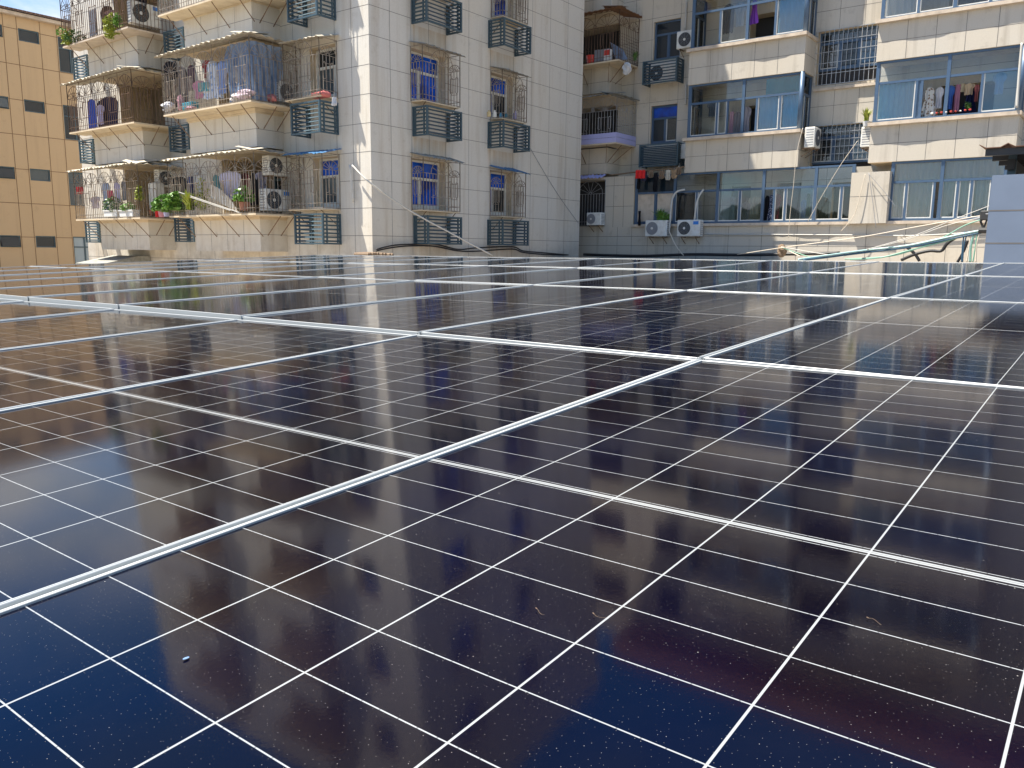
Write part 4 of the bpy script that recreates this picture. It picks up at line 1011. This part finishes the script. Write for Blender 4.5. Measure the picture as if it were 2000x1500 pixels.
# ragged clothes line over the left end of the band
y = 0
rags = [(1248, 336, 366, 5, black, 'black narrow rag at the left end of the ragged line'), (1257, 334, 352, 12, (.05, .05, .08), 'dark crumpled rag left of the red cloth on the ragged line'),
        (1250, 333, 345, 14, red, None), (1251, 333, 346, 0, red, None), (1281, 337, 371, 9, black, 'long black shirt hanging from the ragged line'),
        (1272, 334, 346, 9, 'rag', 'brown shrivelled rag right of the red cloth'), (1293, 333, 348, 12, 'rag', 'brown bunch of dry stems mid way along the ragged line'),
        (1305, 332, 350, 8, (.52, .48, .40), 'cream loop of cloth on the ragged line'), (1317, 331, 347, 12, (.34, .24, .15), 'tan bunch of rags at the right end of the ragged line'), (1326, 326, 340, 10, 'rag', 'dry twig bundle under the lower right of the louvre box')]
for i, (px, a, b, wpx, c_, lab) in enumerate(rags):
    if lab: garment('sock', lab, px, a, b, wpx, c_, v=26.15)
garment('towel', 'bright red cloth thrown over the ragged clothes line', 1251, 332, 347, 13, (.62, .03, .03), v=26.05)
m = MB(); p = [atX(1190, 342, 26.2), atX(1230, 337, 26.2), atX(1270, 333, 26.15), atX(1310, 329, 26.15), atX(1338, 325, 26.2)]; m.tube(p, .018, 5); m.tube([q+Vector((.3, 0, .02)) for q in p], .015, 5)
tag(m.build('clothes_rail', M['rag']), 'rough pole carrying rags above the left end of the window band', 'rail')
g = garment('sock', 'dark dangling rag in front of the boarded panes', 1249, 412, 438, 5, black, v=26.2)
# tarpaulin inside the middle nearer cage
m = MB(); nx, nz = 26, 16
def tp(i, j):
    t = i/nx; z = 3.98+1.5*j/nz; k = .05*math.sin(i*1.7+.4*j)+.03*math.sin(i*.6+j*.9)
    if t < .45: return (13.66+k, 20.35-1.1*t/.45, z)
    return (13.66+1.0*(t-.45)/.55, 19.25+k*.8, z)
for i in range(nx):
    for j in range(nz):
        if i > 22 and j < 6: continue
        m.face([tp(i, j), tp(i+1, j), tp(i+1, j+1), tp(i, j+1)])
tag(m.build('tarpaulin', M['tarp'], smooth=True), 'translucent blue tarpaulin wrapped around the corner of the middle nearer cage', 'tarpaulin')
# curved corrugated sheet in the lowest nearer cage
m = MB(); top = []; 
for i in range(25):
    t = i/24; px = 411+55*t; yt = 360+54*t - 10*math.sin(math.pi*t); yb = 385+32*t
    a, b = atX(px, yt, 13.65+.03*math.sin(i*2.2)), atX(px, max(yb, yt+3), 13.72+.03*math.sin(i*2.2)); top.append((a, b))
for (a, b), (c_, d) in zip(top, top[1:]): m.face([a, b, d, c_]); o = Vector((.012, 0, 0)); m.face([a+o, c_+o, d+o, b+o])
tag(m.build('plastic_sheet', M['pot_white']), 'curved pale corrugated sheet leaning in the lowest nearer cage', 'sheet')
for k, (a, b) in enumerate((((349, 375), (470, 416)), ((363, 382), (450, 411)))):
    m = MB(); m.bar(atX(*a, 13.42), atX(*b, 13.42), .014)
    tag(m.build('white_rod', M['pipe']), ['upper white rod poking out of the lowest nearer cage', 'lower white rod poking out above the ferns'][k], 'rod')

# ------------------------------------------------------------------ plants
def plant(label, loc, H, W_, n, mat, kind='blade', pot=None, potr=.09, seedv=0, D=None, cat='plant'):
    rnd = random.Random(seedv); t = thing('potted_plant' if pot else 'plant', label, cat, loc, 0, 'plants on the balconies'); m = MB(); D = D or W_
    ph = potr*1.5 if pot else 0
    for i in range(n):
        a = rnd.uniform(0, 2*math.pi); bx_ = rnd.uniform(-W_/2, W_/2)*(.6 if kind == 'blade' else 1); by = rnd.uniform(-D/2, D/2)*.6
        if kind == 'blade':
            L = H*rnd.uniform(.6, 1.1); lean = rnd.uniform(.15, .75); ww = L*.05+.008; pts = []
            for j in range(5):
                s_ = j/4; pts.append((Vector((bx_*.3+math.cos(a)*L*lean*s_*s_*1.0, by*.3+math.sin(a)*L*lean*s_*s_, ph+L*(s_-.45*lean*s_*s_))), ww*(1-s_)**.6))
            sd = Vector((-math.sin(a), math.cos(a), 0))
            for (p, q), (p2, q2) in zip(pts, pts[1:]): m.face([p-sd*q, p+sd*q, p2+sd*q2, p2-sd*q2])
        else:
            c = Vector((bx_, by, ph+rnd.uniform(.12, 1)*H*(1-.5*(abs(bx_)/(W_/2))**2))); s_ = rnd.uniform(.03, .06)*(1.4 if kind == 'big' else 1)
            d = Vector((rnd.gauss(0, 1), rnd.gauss(0, 1), rnd.gauss(.3, .6))).normalized(); e = d.cross(Vector((rnd.gauss(0, 1), rnd.gauss(0, 1), rnd.gauss(0, 1)))).normalized()
            m.face([c-d*s_, c+e*s_*.55, c+d*s_, c-e*s_*.55])
            if i % 5 == 0: m.bar((bx_*.4, by*.4, ph), c, .004)
    m.build('foliage', M[mat], t)
    if pot:
        p = MB(); k = 10
        for j in range(k):
            a0, a1 = 2*math.pi*j/k, 2*math.pi*(j+1)/k; c = lambda a, r, z: (r*math.cos(a), r*math.sin(a), z)
            p.face([c(a0, potr*.75, 0), c(a1, potr*.75, 0), c(a1, potr, ph), c(a0, potr, ph)]); p.face([c(a0, potr, ph), c(a1, potr, ph), c(a1, potr*.8, ph-.02), c(a0, potr*.8, ph-.02)])
            p.face([c(a0, potr*.8, ph-.02), c(a1, potr*.8, ph-.02), (0, 0, ph-.03)]); p.face([c(a1, potr*.75, 0), c(a0, potr*.75, 0), (0, 0, 0)])
        p.build('pot', M[pot], t)
    return t
P_ = lambda px, py, X: tuple(atX(px, py, X))
plant('yellow green plant hanging over the rim of the top farther cage', P_(219, 67, 13.42), .62, .50, 320, 'leaf_y', 'leaf', seedv=1, D=.3)
plant('drooping yellow plant tip below the rim of the top farther cage', P_(214, 76, 13.40), .32, .26, 110, 'leaf_y', 'leaf', seedv=2, D=.2)
plant('bright green plant top beside the large air conditioner, top farther cage', P_(230, 52, 13.5), .40, .26, 130, 'leaf_b', 'leaf', seedv=3, D=.25)
plant('yellow plant at the far left corner of the top farther cage', P_(131, 88, 13.4), .42, .30, 150, 'leaf_y', 'leaf', seedv=4, D=.25)
plant('thin stemmed plant sticking out left of the top farther cage', P_(124, 72, 13.4), .30, .4, 60, 'leaf_b', 'leaf', seedv=5, D=.2)
plant('dark leafy plants along the floor of the top farther cage', P_(150, 84, 13.55), .42, .8, 200, 'leaf', 'leaf', seedv=6, D=.25)
plant('dense green fern at the left of the lowest nearer cage', P_(328, 415, 13.5), .55, .95, 560, 'leaf_b', 'big', seedv=7, D=.4)
plant('pale green fern in the middle of the lowest nearer cage floor', P_(352, 412, 13.5), .58, .95, 560, 'leaf_b', 'big', seedv=8, D=.4)
plant('yellow leaved spider plant right of the ferns, lowest nearer cage', P_(371, 409, 13.5), .60, .7, 110, 'leaf_y', 'blade', seedv=9)
plant('tall flowering stems between the ferns and the curved sheet', P_(396, 411, 13.7), .95, .4, 150, 'leaf_y', 'leaf', seedv=10, D=.3)
plant('bushy green plant in a red striped pot behind the corner post', P_(478, 411, 13.6), .42, .55, 170, 'leaf_b', 'big', pot='pot', potr=.15, seedv=11, D=.4)
plant('bright round leaf plant hung at the right of the lowest farther cage', P_(273, 392, 13.55), .48, .28, 150, 'leaf_y', 'leaf', seedv=12, D=.15)
plant('green seedlings in the left white planter of the lowest farther cage', P_(224, 414, 13.55), .50, .75, 240, 'leaf', 'leaf', seedv=13, D=.3)
plant('green seedlings in the right white planter of the lowest farther cage', P_(251, 413, 13.55), .30, .5, 130, 'leaf_b', 'leaf', seedv=14, D=.3)
plant('leafy strap plant on the left air conditioner under the window band', P_(1289, 432, 26.2), .52, .9, 80, 'leaf_b', 'blade', seedv=15)
plant('bushy green plant beside the strap leaves on the left air conditioner', P_(1300, 432, 26.2), .30, .45, 130, 'leaf_b', 'leaf', seedv=16, D=.3)
plant('spiky plant in a small pot above the air conditioner by the right bay', P_(1691, 247, 26.6), .46, .42, 60, 'leaf_y', 'blade', pot='pot_white', potr=.10, seedv=17)
plant('grassy plant at the corner of the rusty cage at the inner corner', P_(1240, 118, 26.1), .34, .4, 60, 'leaf', 'blade', seedv=18)
plant('small green plant on the floor of the right hand glazed bay', P_(1890, 213, 26.7), .2, .25, 60, 'leaf', 'leaf', seedv=19)
for px, lab, c_ in ((221, 'left white planter box with green seedlings, lowest farther cage', .62), (252, 'right white planter box on the floor of the lowest farther cage', .55)):
    q = atX(px, 424, 13.58); m = MB(); m.bbox((q.x-.1, q.y-.42, q.z), (q.x+.16, q.y+.42, q.z+.22), .02); m.box((q.x-.12, q.y-.44, q.z+.19), (q.x+.18, q.y+.44, q.z+.225)); tag(m.build('planter', M['pot_white']), lab, 'planter')

# ------------------------------------------------------------------ odds and ends kept in the cages
def lump(name, label, cat, px, py, X, w_, h_, d_, mat, seedv):
    """soft bundle: a squashed, irregular closed blob"""
    rnd = random.Random(seedv); q = atX(px, py, X); m = MB(); N_, K = 20, 11; hs = [(rnd.randint(1, 5), rnd.randint(1, 5), rnd.uniform(0, 6), rnd.uniform(.05, .16)) for _ in range(7)]
    def V(i, j):
        a, b = 2*math.pi*(i % N_)/N_, math.pi*j/K; k = 1+math.sin(b)*sum(e*math.sin(p*a+r_*b*1.3+o) for p, r_, o, e in hs)
        return (q.x+d_/2*math.sin(b)*math.cos(a)*k, q.y+w_/2*math.sin(b)*math.sin(a)*k, q.z+h_/2*(1-math.cos(b)*(.8+.2*k)))
    for i in range(N_):
        for j in range(K): m.face([V(i, j), V(i+1, j), V(i+1, j+1), V(i, j+1)])
    return tag(m.build(name, mat, smooth=True), label, cat)
lump('clothes_bundle', 'pink and white bundle at the right corner of the middle nearer cage', 'bundle', 477, 197, 13.62, .75, .30, .25, cloth((.56, .44, .48)), 1)
lump('clothes_bundle', 'white bundle left of the corner post, middle nearer cage', 'bundle', 462, 200, 13.62, .45, .24, .25, cloth((.62, .58, .56)), 2)
lump('clothes_bundle', 'white bags at the left end of the middle nearer cage floor', 'bag', 329, 219, 13.65, .5, .30, .25, cloth((.55, .56, .60)), 3)
lump('soft_toy', 'pink and white pointed toy on the floor of the middle nearer cage', 'toy', 353, 217, 13.62, .18, .46, .18, cloth((.62, .36, .40)), 4)
lump('clothes_bundle', 'pinkish trinkets along the floor of the middle nearer cage', 'trinkets', 372, 216, 13.62, .5, .12, .2, cloth((.50, .30, .34)), 5)
q = atX(371, 213, 13.7); m = MB(); m.bbox((q.x-.1, q.y-.28, q.z-.02), (q.x+.15, q.y+.28, q.z+.18), .02); tag(m.build('storage_box', cloth((.08, .30, .38))), 'small teal box on the floor of the middle nearer cage', 'box')
lump('clothes_bundle', 'pale blue bundle right of the corner post of the middle nearer cage', 'bundle', 500, 197, 14.0, .3, .22, .2, cloth((.45, .48, .62)), 6)
lump('clothes_bundle', 'faded red bundle under the tarpaulin side of the middle nearer cage', 'bundle', 531, 201, 14.25, .3, .24, .3, cloth((.48, .18, .17)), 7)
lump('plastic_bag', 'white plastic bag hanging from the rusty cage at the inner corner', 'bag', 1223, 147, 25.9, .30, .44, .22, cloth((.50, .51, .52)), 8)
garment('sock', 'white cloth scrap on the right end of the middle single window cage', 652, 190, 205, 9, (.48, .50, .54), v=14.33, cat='cloth')
q = atX(1154, 126, 26.1); m = MB(); m.tube([(q.x, q.y, q.z), (q.x, q.y, q.z+.30)], [.14, .18], 14); tag(m.build('bucket', M['red'], smooth=False), 'red bucket on the floor of the rusty cage at the inner corner', 'bucket')
q = atX(1176, 125, 26.1); m = MB(); m.bbox((q.x-.05, q.y-.30, q.z), (q.x+.03, q.y+.32, q.z+.50), .01); tag(m.build('grey_board', M['ac_grey']), 'pale grey board standing in the rusty cage at the inner corner', 'board')
q = atX(1187, 120, 26.05); m = MB(); m.bbox((q.x-.06, q.y-.14, q.z), (q.x+.1, q.y+.14, q.z+.40), .01); m2 = tag(m.build('carton', M['pot_white']), 'white and red carton beside the grey board, inner corner cage', 'carton')
m = MB(); m.box((q.x-.066, q.y-.12, q.z+.2), (q.x-.061, q.y+.12, q.z+.38)); m.build('print', M['red'], m2)
m = MB(); a, b, c_, d = atX(1191, 82, 26.3), atX(1216, 96, 26.3), atX(1226, 116, 26.2), atX(1203, 118, 26.2)
o = Vector((.03, 0, 0)); m.face([a, b, c_, d]); m.face([a+o, d+o, c_+o, b+o])
for p_, q_ in ((a, b), (b, c_), (c_, d), (d, a)): m.face([p_, p_+o, q_+o, q_])
tag(m.build('folding_board', M['shed']), 'grey blue folding board leaning in the rusty corner cage', 'board')
for i, (px, py, w_, h_, c_, lab) in enumerate(((308, 424, .16, .42, (.52, .03, .03), 'red bucket at the right end of the lowest farther cage'), (316, 424, .2, .18, (.55, .25, .27), 'pink basin beside the red bucket, lowest farther cage'), (326, 423, .2, .2, (.4, .4, .55), 'lilac pot at the right end of the lowest farther cage'), (296, 422, .12, .2, (.28, .12, .07), 'terracotta pot left of the red bucket'))):
    q = atX(px, py, 13.95); m = MB(); m.tube([(q.x, q.y, q.z), (q.x, q.y, q.z+h_)], [w_*.42, w_*.55], 12); tag(m.build('pot' if 'pot' in lab else 'bucket', cloth(c_)), lab, 'pot' if 'pot' in lab else 'bucket')
q = atX(305, 403, 14.3); m = MB(); m.bbox((q.x-.12, q.y-.22, q.z-.2), (q.x+.2, q.y+.22, q.z+.75), .03); tag(m.build('washing_machine', M['ac_white']), 'white appliance behind the red bucket in the lowest farther cage', 'appliance')
for i, (px, c_, h_) in enumerate(((955, (.55, .45, .25), .2), (966, (.6, .6, .56), .22), (978, (.10, .35, .55), .16), (988, (.05, .22, .30), .18), (1006, (.40, .36, .55), .26))):
    q = atY(px, 229+1.2*i, 15.82); m = MB(); m.tube([(q.x, q.y, q.z+.02), (q.x, q.y, q.z+h_*.75), (q.x, q.y, q.z+h_*.8), (q.x, q.y, q.z+h_)], [.06, .06, .03, .03], 10)
    tag(m.build('bottle', cloth(c_)), ['ochre bottle at the left end of the middle narrow window cage', 'white bottle second from the left in the middle narrow cage', 'light blue tub in the middle of the middle narrow cage', 'dark teal tub right of the light blue one', 'lilac jug at the right end of the middle narrow window cage'][i], 'bottle')
q = atX(625, 190, 14.6); m = MB(); m.bbox((q.x-.15, q.y-.32, q.z-.02), (q.x+.15, q.y+.25, q.z+.13), .05); tag(m.build('laundry_basket', cloth((.50, .16, .15))), 'red and white basket in the middle single window cage near the corner', 'basket')
for i in range(9):
    px = 1820+i*9.3; q = atX(px, 223-.9*i, 26.42); m = MB(); rr = random.uniform(.6, 1.1); m.bbox((q.x-.03, q.y-.035*rr, q.z), (q.x+.03, q.y+.035*rr, q.z+.045*rr), .015)
    tag(m.build('peg_bundle', cloth((.34, .06, .05)) if i % 3 else M['pot_white']), ('red peppers' if i % 3 else 'white bulbs') + ' drying on the sill of the right hand bay', 'peppers', 'things drying on the bay sill')

# ------------------------------------------------------------------ pipes, rods and cables
def cable(label, pts, r, mat, name='cable', cat='cable', group=None, sag=0., n=6):
    P3 = [Vector(p) for p in pts]; out = []
    for a, b in zip(P3, P3[1:]):
        for j in range(8): t = j/8; out.append(a.lerp(b, t) - Vector((0, 0, sag*4*t*(1-t))))
    out.append(P3[-1])
    if sag == 0 and len(P3) > 2:      # smooth bends
        out2 = []
        for i in range(len(P3)-1):
            p0, p1, p2, p3 = P3[max(i-1, 0)], P3[i], P3[i+1], P3[min(i+2, len(P3)-1)]
            for j in range(8):
                t = j/8; out2.append(.5*((2*p1)+(p2-p0)*t+(2*p0-5*p1+4*p2-p3)*t*t+(3*p1-p0-3*p2+p3)*t**3))
        out = out2+[P3[-1]]
    m = MB(); m.tube(out, r, n); return tag(m.build(name, M[mat], smooth=True), label, cat, group)
X = lambda x, y, v: atX(x, y, v); Y = lambda x, y, v: atY(x, y, v)
cable('long white rod running down across the corner of the caged block', [X(688, 323, 14.86), Y(725, 359, 16.05), Y(800, 411, 15.7), Y(880, 455, 15.2), Y(962, 499, 14.6)], .022, 'pipe', 'rod', 'rod')
cable('short white pipe on the shaded strip beside the sunlit corner', [X(683, 322, 14.9), X(690, 395, 14.93)], .03, 'pipe', 'pipe', 'pipe')
for k, yy in enumerate((0, 3)):
    cable(['upper', 'lower'][k]+' thick black cable looping along the foot of the grey side wall', [Y(735, 487+yy, 16.0), Y(770, 479+yy*1.3, 16.0), Y(808, 477+yy, 16.0), Y(850, 477+yy*1.4, 16.0), Y(895, 487+yy, 16.0), Y(932, 484+yy*2.2, 16.0), Y(1000, 482+yy*1.5, 16.0), Y(1022, 490+yy, 16.0), Y(1065, 494+yy, 16.0), Y(1110, 498, 16.0)], .021, 'cable_black')
cable('thin dark wire slanting across the right part of the grey side wall', [Y(1036, 290, 16.1), Y(1068, 345, 16.1), Y(1098, 392, 16.1), Y(1130, 436, 16.1)], .008, 'ac_grey')
# white drain hoses rising from the two units on the window band
cable('left white hose curling up over the window band', [X(1307, 452, 26.1), X(1309, 430, 26.1), X(1311, 400, 26.12), X(1315, 384, 26.15), X(1323, 374, 26.2), X(1338, 370, 26.3)], .034, 'pipe', 'hose', 'hose')
cable('right white hose curling up over the window band', [X(1356, 432, 26.12), X(1358, 415, 26.1), X(1361, 395, 26.12), X(1367, 380, 26.2), X(1374, 370, 26.3)], .034, 'pipe', 'hose', 'hose')
cable('cream hose running from the left unit down to the ledge', [X(1307, 452, 26.0), X(1320, 480, 26.0), X(1335, 499, 25.9)], .02, 'cable_cream', 'hose', 'hose')
cable('thin white pipe fixed along the wall under the window band', [X(1376, 457, 26.28), X(1500, 458, 26.28), X(1650, 459, 26.28), X(1790, 460, 26.28), X(1925, 452, 26.28)], .018, 'pipe', 'pipe', 'pipe')
cable('white drain pipe on the right edge of the right hand bay', [X(1996, 84, 26.2), X(1990, 150, 26.2), X(1986, 210, 26.2)], .032, 'pipe', 'pipe', 'pipe')
cable('white drain pipe between the louvre boxes and the middle bay', [X(1341, 0, 27.3), X(1338, 60, 27.3)], .03, 'pipe', 'pipe', 'pipe')
cable('second white drain pipe left of the middle glazed bay', [X(1340, 165, 27.3), X(1339, 205, 27.3)], .03, 'pipe', 'pipe', 'pipe')
# wires hanging over the window band
cable('white wire dropping from the middle bay across the window band', [X(1568, 250, 26.2), X(1556, 300, 26.1), X(1550, 360, 26.1), X(1543, 420, 26.15), X(1540, 465, 26.2)], .008, 'cable_cream')
cable('pale wire running from the grille down to the left across the band', [X(1675, 275, 26.2), X(1640, 325, 26.1), X(1604, 385, 26.1), X(1578, 432, 26.15)], .008, 'cable_cream')
cable('pale wire hanging down the face of the tiled pier', [X(1690, 340, 26.05), X(1682, 372, 26.02), X(1668, 420, 26.02), X(1642, 452, 26.1)], .010, 'cable_cream')
cable('thin dark wire slanting down the tiled pier', [X(1697, 340, 26.05), X(1725, 372, 26.02), X(1750, 405, 26.02)], .007, 'ac_grey')
cable('second thin wire on the right of the tiled pier', [X(1697, 338, 26.05), X(1704, 390, 26.02), X(1711, 445, 26.02)], .008, 'ac_grey')
# bracket with the fan of cables at the shed corner
q0 = X(1924, 420, 22.); q1 = X(1920, 450, 22.)
m = MB(); m.bbox((q0.x-.06, q0.y-.10, q0.z-.12), (q0.x+.06, q0.y+.10, q0.z+.10), .02); m.tube([q0, q0+Vector((0, .08, -.15)), q1+Vector((0, 0, .05))], .03, 6); m.tube([q0+Vector((0, -.06, -.05)), q1], .02, 6); m.tube([q1+Vector((0, -.09, 0)), q1+Vector((0, .09, 0))], .07, 10)
tag(m.build('cable_bracket', M['steel_dark']), 'black cable bracket with an insulator beside the blue grey shed', 'bracket')
V = 22.
cable('pink white cable running from the bracket far to the left', [X(1922, 420, V), X(1790, 443, V), X(1680, 463, V), X(1540, 482, V), X(1440, 497, 24.)], .011, 'cable_cream')
cable('upper white cable from the bracket toward the ledge', [X(1938, 400, V), X(1870, 426, V), X(1780, 462, V), X(1690, 488, V), X(1640, 503, V)], .009, 'pipe')
cable('lower white cable from the bracket toward the ledge', [X(1920, 424, V), X(1850, 440, V), X(1770, 468, V), X(1700, 486, V)], .009, 'pipe')
cable('thick teal cable bundle sweeping down to the panels', [X(1918, 450, V), X(1880, 457, V), X(1830, 468, V), X(1770, 480, V), X(1690, 489, V), X(1610, 500, 21.), X(1560, 507, 20.)], .029, 'cable_teal')
cable('dark under side cable of the teal bundle', [X(1918, 454, V), X(1830, 472, V), X(1770, 483.5, V), X(1690, 493, V), X(1610, 503, 21.), X(1570, 508, 20.)], .026, 'cable_blue')
cable('green cable from the bracket to the middle of the ledge', [X(1920, 428, V), X(1885, 440, V), X(1845, 462, V), X(1800, 482, V), X(1740, 500, V), X(1650, 506, V)], .015, 'cable_green')
cable('second green cable sagging below the teal bundle', [X(1915, 452, V), X(1850, 470, V), X(1780, 488, V), X(1720, 503, V), X(1660, 507, V)], .018, 'cable_green')
for i, (mt, a, b, nm) in enumerate((('cable_green', 1905, 1896, 'green'), ('cable_green', 1909, 1900, 'second green'), ('cable_cream', 1896, 1888, 'cream'), ('cable_blue', 1890, 1880, 'dark blue'), ('cable_blue', 1884, 1878, 'blue'), ('cable_cream', 1914, 1906, 'second cream'), ('cable_teal', 1902, 1893, 'teal'))):
    cable('%s cable hanging straight down from the bracket bundle' % nm, [X(a, 452, V), X((a+b)/2+random.uniform(-4, 4), 480, V), X(b, 512, V)], .015, mt)
cable('thick black cable rising in an S curve under the teal bundle', [X(1760, 508, 23.), X(1786, 497, 23.), X(1815, 490, 23.), X(1838, 490, 23.), X(1850, 476, 23.), X(1868, 463, 23.)], .04, 'cable_black')
cable('thick black cable crossing down from the teal bundle', [X(1770, 482, 23.), X(1786, 495, 23.), X(1796, 510, 23.)], .04, 'cable_black')
cable('black cable hanging left of the cable bundle', [X(1890, 470, 23.), X(1880, 495, 23.), X(1870, 512, 23.)], .035, 'cable_black')
cable('thin line running right from the bracket across the shed', [X(1925, 418, 15.8), X(2010, 414, 15.8)], .01, 'ac_grey')
cable('yellow wire fanning out of the brown junction knot', [X(1526, 482, 25.5), X(1545, 492, 25.5), X(1562, 500, 25.)], .014, 'cable_cream')
cable('green wire fanning out of the brown junction knot', [X(1526, 483, 25.5), X(1560, 495, 25.5), X(1590, 505, 25.)], .014, 'cable_green')
cable('pale wire from the brown junction knot to the right', [X(1526, 482, 25.5), X(1570, 490, 25.5), X(1620, 498, 25.)], .012, 'pipe')
lump('junction_knot', 'brown knot of wires on the ledge below the window band', 'wire knot', 1526, 503, 25.6, .26, .42, .22, M['rag'], 21)
cable('dark cable lying along the ledge below the window band', [X(1140, 497, 26.), X(1250, 500, 26.), X(1350, 497, 26.), X(1450, 498, 26.), X(1560, 496, 26.), X(1640, 494, 26.)], .05, 'cable_black')
# ledge at the foot of the wing and the small roofs next to the array
m = MB(); m.box((23.2, -2.5, -3.3), (26.3, 15.9, -.24)); tag(m.build('ledge_roof', M['roofdeck']), 'low plastered roof ledge at the foot of the tiled wing', 'roof ledge')
m = MB(); rnd = random.Random(3)
for i in range(10):
    p0 = Y(714+i*5.2, 498.5, 15.3); dz = .05*max(0, 1-abs(i-3)/10)
    m.prism([(p0.x-.035, p0.z-.1), (p0.x+.035, p0.z-.1), (p0.x+.03, p0.z+dz), (p0.x, p0.z+dz+.03), (p0.x-.03, p0.z+dz)][::-1], 1, 15.2+rnd.uniform(-.05, .05), 15.7)
tag(m.build('tile_ridge', M['rag']), 'low heap of brown ridge tiles at the foot of the corner', 'roof tiles')
a = X(206, 511, 14.2); m = MB(); m.prism([(13.3, a.z-.25), (13.3, a.z-.05), (14.6, a.z+.22), (15.0, a.z+.2), (15.0, a.z-.25)], 1, a.y-1.6, a.y+.3)
tag(m.build('lean_to_roof', M['awning_grey']), 'low grey lean-to roof at the foot of the caged block', 'roof')

# flecks and a hair lying on the nearest panels
def on_panel(px, py):
    n_ = Vector((-math.sin(TN), .006, math.cos(TN))); o_ = Vector((rows_o[0], rows_o[1], rows_o[2])); d = ray(px, py); return d*((o_.dot(n_))/(d.dot(n_)))
rows_o = (OX-.012, OY, OZ-.004)
q = on_panel(363, 1280); m = MB(); m.prism([(.0026*math.cos(t)*1.3, .0019*math.sin(t)) for t in [2*math.pi*j/12 for j in range(12)]], 2, -.0033, -.0027)
o = m.build('paint_fleck', cloth((.14, .22, .36))); o.location = q; tag(o, 'pale blue paint fleck on the dark cell at lower left', 'paint fleck')
for px, py, sd, lab in ((1695, 1208, 1, 'thin white thread with a seed on the dark cell at right'), (1045, 1190, 2, 'fine curled hair on the dark cell at lower centre'), (1160, 1198, 3, 'short curled fibre right of the fine hair on the panels')):
    q = on_panel(px, py); rnd = random.Random(sd); a = rnd.uniform(-.6, .2); pts = [q+Vector((.004*math.sin(j*.9+sd), -.0035*j+.0, -.0008+.0006*math.sin(j))) for j in range(9)]
    m = MB(); m.tube(pts[:5], .00016, 4); m.tube([pts[0], pts[0]+Vector((.0005, .002, .0003))], .0006, 5); tag(m.build('thread', M['rag']), lab, 'thread')
